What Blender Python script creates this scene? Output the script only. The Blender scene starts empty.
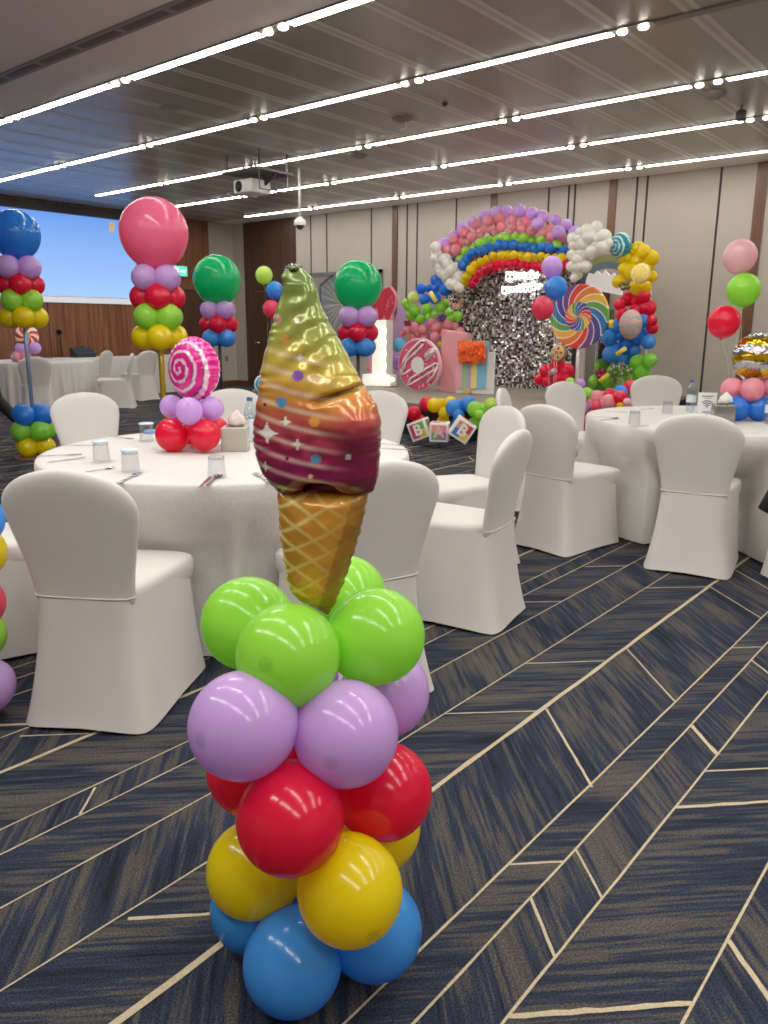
import bpy, math, random
import numpy as np
from mathutils import Vector, Matrix, Euler
random.seed(7)
rng = np.random.default_rng(7)
SC = bpy.context.scene
COL = SC.collection
PI = math.pi

# ------------------------------------------------------------------ camera solve
F, PITCH, ROLL, YAW, CH = 786.45, .23066, .006124, .6933, 1.35
fw = Vector((-math.sin(YAW)*math.cos(PITCH), math.cos(YAW)*math.cos(PITCH), -math.sin(PITCH)))
_rt = Vector((math.cos(YAW), math.sin(YAW), 0)); _up = _rt.cross(fw)
rt = _rt*math.cos(ROLL) + _up*math.sin(ROLL); up = rt.cross(fw)
CAM = Vector((0, 0, CH))
cd = bpy.data.cameras.new('camera'); co = bpy.data.objects.new('camera', cd); COL.objects.link(co)
m = Matrix((rt, up, -fw)).transposed().to_4x4(); m.translation = CAM
co.matrix_world = m
cd.sensor_fit = 'HORIZONTAL'; cd.sensor_width = 36; cd.lens = F/768*36; cd.clip_start = .05
SC.camera = co

def W(px, py, d=None, X=None, Y=None, Z=None):
    """a point of the photograph placed at a depth, or on the plane x=X, y=Y or z=Z"""
    r = fw + rt*((px-384)/F) - up*((py-512)/F)
    if d is not None: t = d
    elif X is not None: t = X/r.x
    elif Y is not None: t = Y/r.y
    else: t = (Z-CH)/r.z
    return CAM + r*t
def depth(P): return (Vector(P)-CAM).dot(fw)

# ------------------------------------------------------------------ materials
MATS = {}
def lin(c):
    return tuple(((v/255+.055)/1.055)**2.4 if v/255 > .04045 else v/255/12.92 for v in c)
def new_mat(name):
    mt = bpy.data.materials.new(name); mt.use_nodes = True
    return mt, mt.node_tree.nodes, mt.node_tree.links, mt.node_tree.nodes['Principled BSDF']
def mat(name, rgb, rough=.5, metal=0, spec=.5, noise=None, bump=0, coat=0, emit=0, trans=0, alpha=1, sheen=0, sss=0):
    """rgb is sRGB 0-255; noise=(scale, amount) mottles the colour"""
    if name in MATS: return MATS[name]
    mt, N, L, B = new_mat(name)
    c = lin(rgb)+(1,)
    B.inputs['Base Color'].default_value = c
    B.inputs['Roughness'].default_value = rough; B.inputs['Metallic'].default_value = metal
    B.inputs['Specular IOR Level'].default_value = spec
    B.inputs['Coat Weight'].default_value = coat; B.inputs['Coat Roughness'].default_value = .08
    B.inputs['Transmission Weight'].default_value = trans; B.inputs['Alpha'].default_value = alpha
    B.inputs['Sheen Weight'].default_value = sheen
    if sss:
        B.inputs['Subsurface Weight'].default_value = sss; B.inputs['Subsurface Radius'].default_value = (.03,.03,.03)
    if emit:
        B.inputs['Emission Color'].default_value = c; B.inputs['Emission Strength'].default_value = emit
    if noise or bump:
        tc = N.new('ShaderNodeTexCoord'); nz = N.new('ShaderNodeTexNoise')
        nz.inputs['Scale'].default_value = noise[0] if noise else 30; nz.inputs['Detail'].default_value = 3
        L.new(tc.outputs['Object'], nz.inputs['Vector'])
        if noise:
            mx = N.new('ShaderNodeMix'); mx.data_type = 'RGBA'; a = noise[1]
            mx.inputs[6].default_value = tuple(v*(1-a) for v in c[:3])+(1,)
            mx.inputs[7].default_value = tuple(min(1, v*(1+a)) for v in c[:3])+(1,)
            L.new(nz.outputs['Fac'], mx.inputs[0]); L.new(mx.outputs[2], B.inputs['Base Color'])
        if bump:
            bp = N.new('ShaderNodeBump'); bp.inputs['Strength'].default_value = bump; bp.inputs['Distance'].default_value = .02
            L.new(nz.outputs['Fac'], bp.inputs['Height']); L.new(bp.outputs[0], B.inputs['Normal'])
    MATS[name] = mt
    return mt
def latex(name, rgb):
    key = 'latex_'+name
    if key in MATS: return MATS[key]
    mt, N, L, B = new_mat(key)
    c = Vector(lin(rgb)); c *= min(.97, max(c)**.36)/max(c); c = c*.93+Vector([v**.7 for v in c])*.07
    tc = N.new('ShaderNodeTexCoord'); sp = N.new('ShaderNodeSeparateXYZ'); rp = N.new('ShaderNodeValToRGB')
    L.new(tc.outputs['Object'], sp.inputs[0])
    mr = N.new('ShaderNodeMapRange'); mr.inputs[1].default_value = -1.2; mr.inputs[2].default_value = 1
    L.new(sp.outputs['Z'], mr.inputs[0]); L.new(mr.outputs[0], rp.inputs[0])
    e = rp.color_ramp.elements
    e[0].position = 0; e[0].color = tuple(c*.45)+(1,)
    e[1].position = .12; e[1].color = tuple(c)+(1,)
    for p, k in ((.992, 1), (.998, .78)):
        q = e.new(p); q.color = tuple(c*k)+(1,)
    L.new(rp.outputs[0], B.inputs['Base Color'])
    B.inputs['Roughness'].default_value = .16; B.inputs['Specular IOR Level'].default_value = .55
    tr = N.new('ShaderNodeBsdfTranslucent'); L.new(rp.outputs[0], tr.inputs[0])
    ms = N.new('ShaderNodeMixShader'); ms.inputs[0].default_value = .42
    L.new(B.outputs[0], ms.inputs[1]); L.new(tr.outputs[0], ms.inputs[2])
    L.new(ms.outputs[0], N['Material Output'].inputs[0])
    MATS[key] = mt
    return mt
def vcol(name, rough=.3, metal=0, spec=.5, bump=0, emit=0):
    if name in MATS: return MATS[name]
    mt, N, L, B = new_mat(name)
    at = N.new('ShaderNodeAttribute'); at.attribute_name = 'Col'
    L.new(at.outputs['Color'], B.inputs['Base Color'])
    B.inputs['Roughness'].default_value = rough; B.inputs['Metallic'].default_value = metal
    B.inputs['Specular IOR Level'].default_value = spec
    if bump:
        tc = N.new('ShaderNodeTexCoord'); nz = N.new('ShaderNodeTexNoise'); nz.inputs['Scale'].default_value = 14; nz.inputs['Detail'].default_value = 2
        L.new(tc.outputs['Object'], nz.inputs['Vector'])
        bp = N.new('ShaderNodeBump'); bp.inputs['Strength'].default_value = bump; bp.inputs['Distance'].default_value = .02
        L.new(nz.outputs['Fac'], bp.inputs['Height']); L.new(bp.outputs[0], B.inputs['Normal'])
    if emit:
        L.new(at.outputs['Color'], B.inputs['Emission Color']); B.inputs['Emission Strength'].default_value = emit
    MATS[name] = mt
    return mt
def wood(name, a, b, rough=.35, axis='Z', scale=1):
    if name in MATS: return MATS[name]
    mt, N, L, B = new_mat(name)
    tc = N.new('ShaderNodeTexCoord'); mp = N.new('ShaderNodeMapping'); nz = N.new('ShaderNodeTexNoise'); rp = N.new('ShaderNodeValToRGB')
    s = [28*scale]*3; s['XYZ'.index(axis)] = 1.2*scale
    mp.inputs['Scale'].default_value = s
    nz.inputs['Scale'].default_value = 1; nz.inputs['Detail'].default_value = 5; nz.inputs['Distortion'].default_value = .4
    L.new(tc.outputs['Object'], mp.inputs[0]); L.new(mp.outputs[0], nz.inputs['Vector']); L.new(nz.outputs['Fac'], rp.inputs[0])
    rp.color_ramp.elements[0].position = .3; rp.color_ramp.elements[0].color = lin(a)+(1,)
    rp.color_ramp.elements[1].position = .72; rp.color_ramp.elements[1].color = lin(b)+(1,)
    L.new(rp.outputs[0], B.inputs['Base Color']); B.inputs['Roughness'].default_value = rough
    MATS[name] = mt
    return mt
def glass(name, rgb=(245,250,252), rough=.02):
    if name in MATS: return MATS[name]
    mt, N, L, B = new_mat(name)
    # clear thin-walled glass or plastic: mostly see-through with reflections growing towards the edges
    fr = N.new('ShaderNodeLayerWeight'); fr.inputs[0].default_value = .25
    pw = N.new('ShaderNodeMath'); pw.operation = 'MULTIPLY'; pw.inputs[1].default_value = .3
    gl = N.new('ShaderNodeBsdfGlossy'); gl.inputs['Roughness'].default_value = rough
    tp = N.new('ShaderNodeBsdfTransparent'); tp.inputs[0].default_value = lin(rgb)+(1,)
    ms = N.new('ShaderNodeMixShader')
    ad = N.new('ShaderNodeMath'); ad.operation = 'ADD'; ad.inputs[1].default_value = .05
    L.new(fr.outputs[1], pw.inputs[0]); L.new(pw.outputs[0], ad.inputs[0]); L.new(ad.outputs[0], ms.inputs[0])
    L.new(tp.outputs[0], ms.inputs[1]); L.new(gl.outputs[0], ms.inputs[2])
    L.new(ms.outputs[0], N['Material Output'].inputs[0])
    MATS[name] = mt
    return mt

# ------------------------------------------------------------------ mesh helpers
class MB:
    def __init__(s): s.v = []; s.f = []; s.mi = []; s.sm = []; s.col = None; s.uv = None
    def add(s, vs, fs, mi=0, smooth=False):
        o = len(s.v); s.v += [tuple(v) for v in vs]
        for f in fs: s.f.append(tuple(i+o for i in f)); s.mi.append(mi); s.sm.append(smooth)
        return s
    def quad(s, a, b, c, d, mi=0): return s.add([a, b, c, d], [(0,1,2,3)], mi)
    def box(s, c, size, mi=0, M=None, bevel=0):
        x, y, z = (k/2 for k in size)
        if bevel:
            # rounded box: loft of rounded rectangles
            bb = bevel; n = 4; ring = []
            for cx, cy, a0 in ((x-bb, y-bb, 0), (-x+bb, y-bb, 90), (-x+bb, -y+bb, 180), (x-bb, -y+bb, 270)):
                for k in range(n+1):
                    a = math.radians(a0+90*k/n); ring.append((cx, cy, math.cos(a), math.sin(a)))
            rings = []
            for k in range(n+1):
                a = -PI/2+PI/2*k/n; rings.append([(cx+bb*math.cos(a)*ux, cy+bb*math.cos(a)*uy, -z+bb+bb*math.sin(a)) for cx, cy, ux, uy in ring])
            for k in range(n+1):
                a = PI/2*k/n; rings.append([(cx+bb*math.cos(a)*ux, cy+bb*math.cos(a)*uy, z-bb+bb*math.sin(a)) for cx, cy, ux, uy in ring])
            T = Matrix.Translation(Vector(c)) @ (M.to_4x4() if M else Matrix.Identity(4))
            return s.loft([[T @ Vector(p) for p in r] for r in rings], mi=mi, cap=True)
        vs = [Vector((sx*x, sy*y, sz*z)) for sz in (-1,1) for sx, sy in ((-1,-1),(1,-1),(1,1),(-1,1))]
        if M: vs = [M @ v for v in vs]
        vs = [v+Vector(c) for v in vs]
        return s.add(vs, [(3,2,1,0),(4,5,6,7),(0,1,5,4),(1,2,6,5),(2,3,7,6),(3,0,4,7)], mi)
    def loft(s, rings, mi=0, cap=False, closed=True, smooth=True):
        n = len(rings[0]); vs = [p for r in rings for p in r]; fs = []
        for i in range(len(rings)-1):
            for j in range(n if closed else n-1):
                k = (j+1) % n
                fs.append((i*n+j, i*n+k, (i+1)*n+k, (i+1)*n+j))
        o = len(s.v); s.add(vs, fs, mi, smooth)
        if cap:
            s.f.append(tuple(o+j for j in reversed(range(n)))); s.mi.append(mi); s.sm.append(False)
            s.f.append(tuple(o+(len(rings)-1)*n+j for j in range(n))); s.mi.append(mi); s.sm.append(False)
        return s
    def lathe(s, prof, n=24, c=(0,0,0), mi=0, M=None, smooth=True, cap=False):
        c = Vector(c); rings = []
        for r, z in prof:
            ring = [Vector((r*math.cos(2*PI*k/n), r*math.sin(2*PI*k/n), z)) for k in range(n)]
            rings.append([(M @ p if M else p)+c for p in ring])
        return s.loft(rings, mi, cap, smooth=smooth)
    def tube(s, path, r, n=8, mi=0, cap=True):
        P = [Vector(p) for p in path]; rings = []
        for i, p in enumerate(P):
            t = (P[min(i+1, len(P)-1)]-P[max(i-1, 0)]).normalized()
            a = t.cross(Vector((0,0,1)) if abs(t.z) < .95 else Vector((1,0,0))).normalized(); b = t.cross(a)
            rr = r[i] if isinstance(r, (list, tuple)) else r
            rings.append([p+a*(rr*math.cos(2*PI*k/n))+b*(rr*math.sin(2*PI*k/n)) for k in range(n)])
        return s.loft(rings, mi, cap)
    def ball(s, c, r, mi=0, n=12, m=8):
        prof = [(max(1e-5, math.sin(PI*k/m))*r, -math.cos(PI*k/m)*r) for k in range(m+1)]
        return s.lathe(prof, n, c, mi)
    def prism(s, pts, z0, z1, mi=0, M=None, side=None):
        """polygon in xy extruded between z0 and z1 then moved by M"""
        n = len(pts); vs = [Vector((x, y, z0)) for x, y in pts]+[Vector((x, y, z1)) for x, y in pts]
        if M: vs = [M @ v for v in vs]
        o = len(s.v); s.add(vs, [tuple(range(n-1, -1, -1)), tuple(range(n, 2*n))], mi)
        for j in range(n):
            k = (j+1) % n; s.f.append((o+j, o+k, o+n+k, o+n+j)); s.mi.append(mi if side is None else side); s.sm.append(False)
        return s
    def mesh(s, name, mats):
        me = bpy.data.meshes.new(name); me.from_pydata(s.v, [], s.f)
        for x in (mats if isinstance(mats, (list, tuple)) else [mats]): me.materials.append(x)
        me.polygons.foreach_set('material_index', s.mi); me.polygons.foreach_set('use_smooth', s.sm)
        if s.col is not None:
            at = me.color_attributes.new('Col', 'FLOAT_COLOR', 'POINT')
            at.data.foreach_set('color', np.concatenate([np.asarray(s.col, float), np.ones((len(s.v), 1))], 1).ravel())
        if s.uv is not None:
            ul = me.uv_layers.new(name='UVMap'); ul.data.foreach_set('uv', np.asarray(s.uv, float).ravel())
        me.update()
        return me
def link(name, me, parent=None, loc=(0,0,0)):
    o = bpy.data.objects.new(name, me); COL.objects.link(o); o.location = loc
    if parent: o.parent = parent
    return o
def obj(name, mb, mats, parent=None, loc=(0,0,0), label=None):
    o = link(name, mb.mesh(name, mats), parent, loc)
    if label: o['label'] = label
    return o
def tag(o, label, cat, group=None, kind=None):
    o['label'] = label; o['category'] = cat
    if group: o['group'] = group
    if kind: o['kind'] = kind
    return o
def thing(name, label, cat, loc=(0,0,0), rz=0, group=None):
    o = bpy.data.objects.new(name, None); COL.objects.link(o); o.empty_display_size = .05
    o.location = loc; o.rotation_euler = (0,0,rz)
    return tag(o, label, cat, group)
def struct(name, mb, mats):
    o = obj(name, mb, mats); o['kind'] = 'structure'; return o
def dup(root, loc, rz, label, group=None, scale=None):
    r = root.copy(); COL.objects.link(r); r.location = loc; r.rotation_euler = (0,0,rz); r['label'] = label
    if group: r['group'] = group
    if scale: r.scale = (scale,)*3
    for ch in list(root.children):
        c = ch.copy(); COL.objects.link(c); c.parent = r
        for g in list(ch.children):
            d = g.copy(); COL.objects.link(d); d.parent = c
    return r
def aim(d):
    """rotation taking +z to d"""
    return Vector(d).normalized().to_track_quat('Z', 'Y')

# ------------------------------------------------------------------ palette
FAB = mat('white_spandex', (207,202,196), .75, sheen=.15, noise=(5,.03), bump=.12)
CLOTH = mat('white_damask', (206,202,196), .8, sheen=.1, noise=(60,.05), bump=.12)
STEEL = mat('polished_steel', (190,190,192), .2, 1)
WHITE = mat('white_paint', (238,236,232), .5)
BLACK = mat('black_plastic', (18,18,20), .45)
DARKGAP = mat('dark_gap', (40,34,30), .8)
WOOD = wood('walnut_veneer', (96,55,32), (150,96,62))
WOODS = wood('walnut_strip', (84,50,31), (114,74,48))
WOODD = wood('dark_walnut', (58,38,28), (88,58,42))
WALL = mat('beige_wallpaper', (180,171,157), .8, noise=(3,.03))
PLASTER = mat('plaster', (176,168,162), .85, noise=(2,.02))
BAL = dict(blue=(62,150,230), blue2=(40,120,212), green=(150,214,66), lime=(196,224,96), purple=(208,168,230), red=(222,22,58), yellow=(255,230,16),
           pink=(252,164,178), palepink=(250,200,208), white=(240,238,230), rose=(236,76,108), dgreen=(10,132,78), hotpink=(250,118,158), dblue=(38,112,190), leaf=(128,196,60), paleyellow=(206,220,130))

# ------------------------------------------------------------------ balloon data
BALME = {}
def balloon_mesh(color, n=32):
    key = (color, n)
    if key in BALME: return BALME[key]
    b = MB(); prof = []
    K = max(10, n//2)
    for k in range(K+1):
        t = PI*.955*k/K
        r = math.sin(t); z = math.cos(t)
        if z < 0: r *= 1+.02*z; z *= 1.08
        prof.append((max(r, 1e-4), z))
    prof += [(.045, -1.10), (.04, -1.13), (.075, -1.19), (.06, -1.2), (1e-4, -1.19)]
    b.lathe(prof[::-1], n)
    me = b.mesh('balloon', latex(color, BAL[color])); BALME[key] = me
    return me
def balloon(parent, P, r, color, out=(0,0,1), n=32, name='balloon', label=None, squash=1):
    o = link(name, balloon_mesh(color, n), parent, Vector(P)-Vector(parent.location))
    o.scale = (r, r, r*squash); o.rotation_mode = 'QUATERNION'; o.rotation_quaternion = aim(out)
    if label: o['label'] = label
    return o
def cluster(parent, c, z, r, color, ph, n=24, k=4, ring=1.17):
    """one layer of k balloons tied around the pole"""
    for i in range(k):
        a = ph+2*PI*i/k; d = Vector((math.cos(a), math.sin(a), 0))
        balloon(parent, Vector((c[0], c[1], z))+d*(r*ring), r, color, d+Vector((0,0,.08)), n)
def facing(P):
    """angle at which a point of the room sees the camera"""
    return math.atan2(-P[1], -P[0])
def foil_round(name, parent, P, axis, R, th, colfn, material, nr=40, na=96, crimp=.03, roll=0, label=None):
    """inflated round foil balloon: colfn(u, v) -> sRGB, u right and v up in the face, radius 1"""
    b = MB(); col = []; rings = []
    prof = [(math.sin(t), math.cos(t)) for t in np.linspace(.02, PI-.02, nr)]
    for r, h in prof:
        ring = []
        for k in range(na):
            a = 2*PI*k/na
            w = 1+crimp*(r**6)*math.sin(a*26+math.sin(a*7))
            x, y = r*math.cos(a), r*math.sin(a)
            ring.append(Vector((x*R*w, y*R*w, h*th*(1+crimp*1.5*(r**4)*math.sin(a*23)))))
            col.append(lin(colfn(x, y)))
        rings.append(ring)
    b.loft(rings, cap=True); b.f = [f[::-1] for f in b.f]
    b.col = col
    o = obj(name, b, material, parent, Vector(P)-Vector(parent.location) if parent else P, label)
    ax = Vector(axis).normalized(); xr = Vector((0,0,1)).cross(ax).normalized(); yu = ax.cross(xr)
    M = Matrix((xr, yu, ax)).transposed()
    o.rotation_euler = (M @ Matrix.Rotation(roll, 3, 'Z')).to_euler()
    return o
FOIL = vcol('printed_foil', .2, .18, .6, bump=.12)
FOILM = vcol('mirror_foil', .16, .9, .6, bump=.5)
PRINT = vcol('printed_board', .5)

exec_parts = []
# ================================================================== THE ROOM
XL, XR, YB, YF, HC = -14.8, 4.2, 12.32, -4.0, 3.603
# ---- carpet: bands along y with 45 degree streaks, beige yarn lines
def carpet():
    mt, N, L, B = new_mat('carpet_streaks')
    uv = N.new('ShaderNodeUVMap'); uv.uv_map = 'UVMap'
    def noise(scale, sx, sy, detail=3, rough=.55):
        mp = N.new('ShaderNodeMapping'); mp.inputs['Scale'].default_value = (sx, sy, 1)
        nz = N.new('ShaderNodeTexNoise'); nz.inputs['Scale'].default_value = scale; nz.inputs['Detail'].default_value = detail; nz.inputs['Roughness'].default_value = rough
        L.new(uv.outputs[0], mp.inputs[0]); L.new(mp.outputs[0], nz.inputs['Vector']); return nz
    def ramp(src, pts):
        rp = N.new('ShaderNodeValToRGB'); e = rp.color_ramp.elements
        e[0].position, e[0].color = pts[0][0], lin(pts[0][1])+(1,); e[1].position, e[1].color = pts[-1][0], lin(pts[-1][1])+(1,)
        for p, c in pts[1:-1]: q = e.new(p); q.color = lin(c)+(1,)
        L.new(src, rp.inputs[0]); return rp
    def mix(fac, a, b, mode='MIX'):
        mx = N.new('ShaderNodeMix'); mx.data_type = 'RGBA'; mx.blend_type = mode
        if isinstance(fac, float): mx.inputs[0].default_value = fac
        else: L.new(fac, mx.inputs[0])
        L.new(a, mx.inputs[6]); L.new(b, mx.inputs[7]); return mx.outputs[2]
    big = noise(1, 1.4, 8, 2); fine = noise(1, 3.2, 58, 4, .6)
    ad = N.new('ShaderNodeMath'); ad.operation = 'MULTIPLY_ADD'; ad.inputs[1].default_value = .45
    L.new(big.outputs['Fac'], ad.inputs[0]); 
    sc = N.new('ShaderNodeMath'); sc.operation = 'MULTIPLY'; sc.inputs[1].default_value = .6
    L.new(fine.outputs['Fac'], sc.inputs[0]); L.new(sc.outputs[0], ad.inputs[2])
    base = ramp(ad.outputs[0], [(.38, (32,34,39)), (.45, (42,47,61)), (.525, (52,58,76)), (.55, (77,74,72)), (.66, (92,88,84))])
    sp = noise(1, 210, 210, 2, .7)
    spk = ramp(sp.outputs['Fac'], [(.36, (110,110,112)), (.5, (206,206,206)), (.64, (255,255,255))])
    out = mix(.85, base.outputs[0], spk.outputs[0], 'MULTIPLY')
    L.new(out, B.inputs['Base Color']); B.inputs['Roughness'].default_value = .95; B.inputs['Specular IOR Level'].default_value = .1
    bp = N.new('ShaderNodeBump'); bp.inputs['Strength'].default_value = .5; bp.inputs['Distance'].default_value = .004
    L.new(sp.outputs['Fac'], bp.inputs['Height']); L.new(bp.outputs[0], B.inputs['Normal'])
    yarn = mat('beige_yarn', (188,172,140), .95, spec=.1, noise=(160,.35), bump=.5)
    b = MB(); uvs = []
    offs = [(0,1,.016), (.285,0,.005), (.39,1,.005), (.585,0,.005), (.825,1,.005), (1.075,0,.016), (1.425,1,.006), (1.53,0,.006), (1.665,1,.006), (1.94,0,.006)]
    lines = []
    for k in range(-7, 5):
        for o, s, w in offs: lines.append((-2.305+2.15*k+o, s, w))
    lines = sorted(x for x in lines if XL < x[0] < XR)
    xs = [XL]+[x[0] for x in lines]+[XR]
    R2 = math.sqrt(.5)
    for i in range(len(xs)-1):
        x0, x1 = xs[i], xs[i+1]; s = lines[i-1][1] if i else 0
        o1, o2 = random.uniform(0, 40), random.uniform(0, 40)
        vs = [(x0,YF,0), (x1,YF,0), (x1,YB,0), (x0,YB,0)]
        b.add(vs, [(0,1,2,3)], 0)
        for x, y, _ in vs:
            uvs.append(((x+y)*R2+o1, (y-x)*R2+o2) if s else ((x-y)*R2+o1, (x+y)*R2+o2))
    z0_ = .0015
    def strip(p, q, w, z=.0010):
        p, q = Vector(p+(0,)), Vector(q+(0,)); d = (q-p).normalized(); n = Vector((-d.y, d.x, 0))*w/2
        # a slightly ragged yarn line
        L_ = (q-p).length; kk = max(2, min(160, int(L_/.03))); vs = []
        for j in range(kk+1):
            c = p+(q-p)*j/kk+n*random.uniform(-.25,.25); ww = random.uniform(.8, 1.2)
            vs += [c-n*ww+Vector((0,0,z)), c+n*ww+Vector((0,0,z))]
        b.add(vs, [(2*j, 2*j+2, 2*j+3, 2*j+1) for j in range(kk)], 1); uvs.extend([(0,0)]*(4*kk))
    for x, s, w in lines: strip((x, YF), (x, YB), w*.98, .0020)
    known = [(-2.48,1.07,-2.32,1.23,.007), (-1.92,.97,-2.01,1.07,.008), (-1.46,.83,-1.23,1.06,.012), (-1.22,3.12,-.88,2.76,.007), (-1.22,2.4,-.87,2.04,.010),
        (-1.48,2.13,-1.24,2.36,.007), (-1.48,2.7,-1.24,2.94,.007), (-1.48,3.98,-1.24,4.21,.007), (-1.22,4.22,-.88,3.9,.007), (-.88,3.43,-.78,3.53,.007),
        (-.775,2.62,-.64,2.48,.018), (-.775,3.35,-.64,3.21,.009), (-.64,2.35,-.44,2.55,.008), (-.64,2.1,-.39,2.36,.014), (-.88,1.57,-.775,1.675,.009),
        (-.775,1.74,-.64,1.61,.007), (-.775,1.5,-.64,1.37,.009), (-.64,1.17,-.365,1.445,.014), (-.365,1.67,-.15,1.46,.014), (-1.9,3.32,-1.72,3.49,.008), (-1.9,4.12,-1.72,4.3,.008)]
    for x0, y0, x1, y1, w in known: strip((x0,y0), (x1,y1), w*.85)
    for i in range(len(xs)-1):
        x0, x1 = xs[i], xs[i+1]; s = lines[i-1][1] if i else 0; y = YF
        while y < YB-1.5:
            y += random.choice([.5, .8, 1.2, 1.8, 2.4])*random.uniform(.8, 1.2); w = x1-x0
            if -2.6 < (x0+x1)/2 < 0 and .3 < y < 4.4: continue
            strip((x0, y), (x1, y+w if s else y-w), random.choice([.006, .007, .012]))
    b.uv = uvs
    struct('floor', b, [mt, yarn])
carpet()

# ---- ceiling: metal panels with pale seams running to the back wall, plaster margins
def metal_mat():
    mt, N, L, B = new_mat('ceiling_metal')
    tc = N.new('ShaderNodeTexCoord'); nz = N.new('ShaderNodeTexNoise'); nz.inputs['Scale'].default_value = .8; nz.inputs['Detail'].default_value = 2
    L.new(tc.outputs['Object'], nz.inputs['Vector'])
    rp = N.new('ShaderNodeValToRGB'); rp.color_ramp.elements[0].color = lin((150,143,136))+(1,); rp.color_ramp.elements[1].color = lin((166,158,150))+(1,)
    L.new(nz.outputs['Fac'], rp.inputs[0]); L.new(rp.outputs[0], B.inputs['Base Color'])
    B.inputs['Metallic'].default_value = .3; B.inputs['Roughness'].default_value = .34; B.inputs['Specular IOR Level'].default_value = .6
    return mt
CM = metal_mat(); SEAM = mat('ceiling_seam', (214,206,196), .4, .1)
b = MB(); YS = 4.60
b.quad((XL,YF,HC), (XL,YS,HC), (XR,YS,HC), (XR,YF,HC), 2)
b.quad((XL,YS,HC), (XL,11.75,HC), (XR,11.75,HC), (XR,YS,HC), 0)
b.quad((XL,11.75,HC), (XL,YB,HC), (XR,YB,HC), (XR,11.75,HC), 2)
x = -14.5
seam0 = -9.35 - .581*9
for k in range(34):
    x = seam0+.581*k
    if x > XR-.2: break
    if x < XL+.2: continue
    for o, w, mi in ((-.042,.042,1), (.042,.042,1), (0,.042,3)):
        b.quad((x+o-w/2,YS+.05,HC-.002), (x+o-w/2,11.72,HC-.002), (x+o+w/2,11.72,HC-.002), (x+o+w/2,YS+.05,HC-.002), mi)
struct('ceiling', b, [CM, SEAM, mat('ceiling_plaster', (250,242,236), .85), mat('ceiling_seam_mid', (186,178,170), .4, .1)])  # middle strip of each seam is a darker grey

# ---- back wall with panels, gaps and wooden strips
def wall_box(b, x0, x1, y0, y1, z0, z1, mi): b.box(((x0+x1)/2, (y0+y1)/2, (z0+z1)/2), (x1-x0, y1-y0, z1-z0), mi)
b = MB(); wall_box(b, XL-.2, XR+.2, YB, YB+.2, 0, HC, 0)
for x in (-12.27, -11.81, -10.60, -9.71, -9.47, -8.59, -6.75, -6.39, -6.28, -5.25, -5.09, -4.01, -2.9, -2.74, -1.6, -.7): wall_box(b, x-.016, x+.016, YB-.004, YB, 0, HC, 1)
wb = struct('wall_back', b, [WALL, DARKGAP])
for i, (x, w) in enumerate(((-10.0,.13), (-7.8,.13), (-5.63,.13), (-3.45,.15), (-1.25,.15))):
    b = MB(); wall_box(b, x-w/2, x+w/2, YB-.02, YB+.01, 0, HC, 0); struct('trim_%d' % (i+1), b, WOODS)
# wooden door bay in the back wall
b = MB(); wall_box(b, -14.38, -12.72, YB-.03, YB+.01, 2.13, HC, 0); wall_box(b, -14.38, -14.1, YB-.03, YB+.01, 0, 2.13, 0)
struct('trim_6', b, WOODD)
b = MB(); wall_box(b, -14.09, -12.73, YB-.05, YB, 0, 2.11, 0)
d1 = struct('door_1', b, WOODD)
b = MB(); b.tube([(-14.0,YB-.06,1.0), (-14.0,YB-.1,1.0), (-13.86,YB-.1,1.0)], .012); obj('door_handle', b, STEEL, d1)
# left wall: wood cladding, screen, door
b = MB(); wall_box(b, XL-.2, XL, YF-.2, YB, 0, HC, 0); wl = struct('wall_left', b, [WALL])
b = MB(); wall_box(b, XL, XL+.03, -1, 11.62, 0, HC, 0)
for y in (1.2, 3.4, 5.6, 7.75, 9.9, 10.75): wall_box(b, XL+.03, XL+.032, y-.008, y+.008, 0, HC, 1)
wall_box(b, XL+.03, XL+.033, 10.75, 11.62, 2.1, 2.13, 1)
struct('trim_7', b, [WOOD, DARKGAP])
b = MB(); wall_box(b, XL+.03, XL+.05, 10.8, 11.58, 0, 2.1, 0); d2 = struct('door_2', b, WOODD)
b = MB(); b.box((XL+.07, 10.9, 1.02), (.03,.03,.16)); obj('door_handle', b, STEEL, d2)
b = MB(); wall_box(b, XR, XR+.2, YF-.2, YB+.2, 0, HC, 0); struct('wall_right', b, WALL)
b = MB(); wall_box(b, XL-.2, XR+.2, YF-.2, YF, 0, HC, 0); struct('wall_front', b, WALL)
b = MB(); wall_box(b, XL, XL+.015, 11.62, YB, 0, .11, 0); struct('baseboard_left', b, WOODS)
b = MB(); wall_box(b, -14.8, -14.38, YB-.015, YB, 0, .11, 0); wall_box(b, -12.72, XR, YB-.015, YB, 0, .11, 0); struct('baseboard_back', b, WOODS)
b = MB(); b.box((XL+.008, 12.02, .62), (.012,.09,.12), bevel=.005)
tag(obj('wall_socket', b, mat('socket_grey', (120,112,106), .5)), 'small grey socket plate on the beige wall left of the dark door', 'wall socket')
# wall brackets between the screen and the tables
for px, py, lb in ((60,332,'small black wall lamp bracket on the wood wall, under the screen'),):
    P = W(px, py, X=XL+.08); b = MB()
    b.tube([P+Vector((-.05,0,0)), P, P+Vector((0,0,.02))], .05, 8); b.tube([P, P+Vector((0,0,-.55))], .012, 6)
    tag(obj('wall_bracket', b, BLACK), lb, 'wall lamp')

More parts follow.
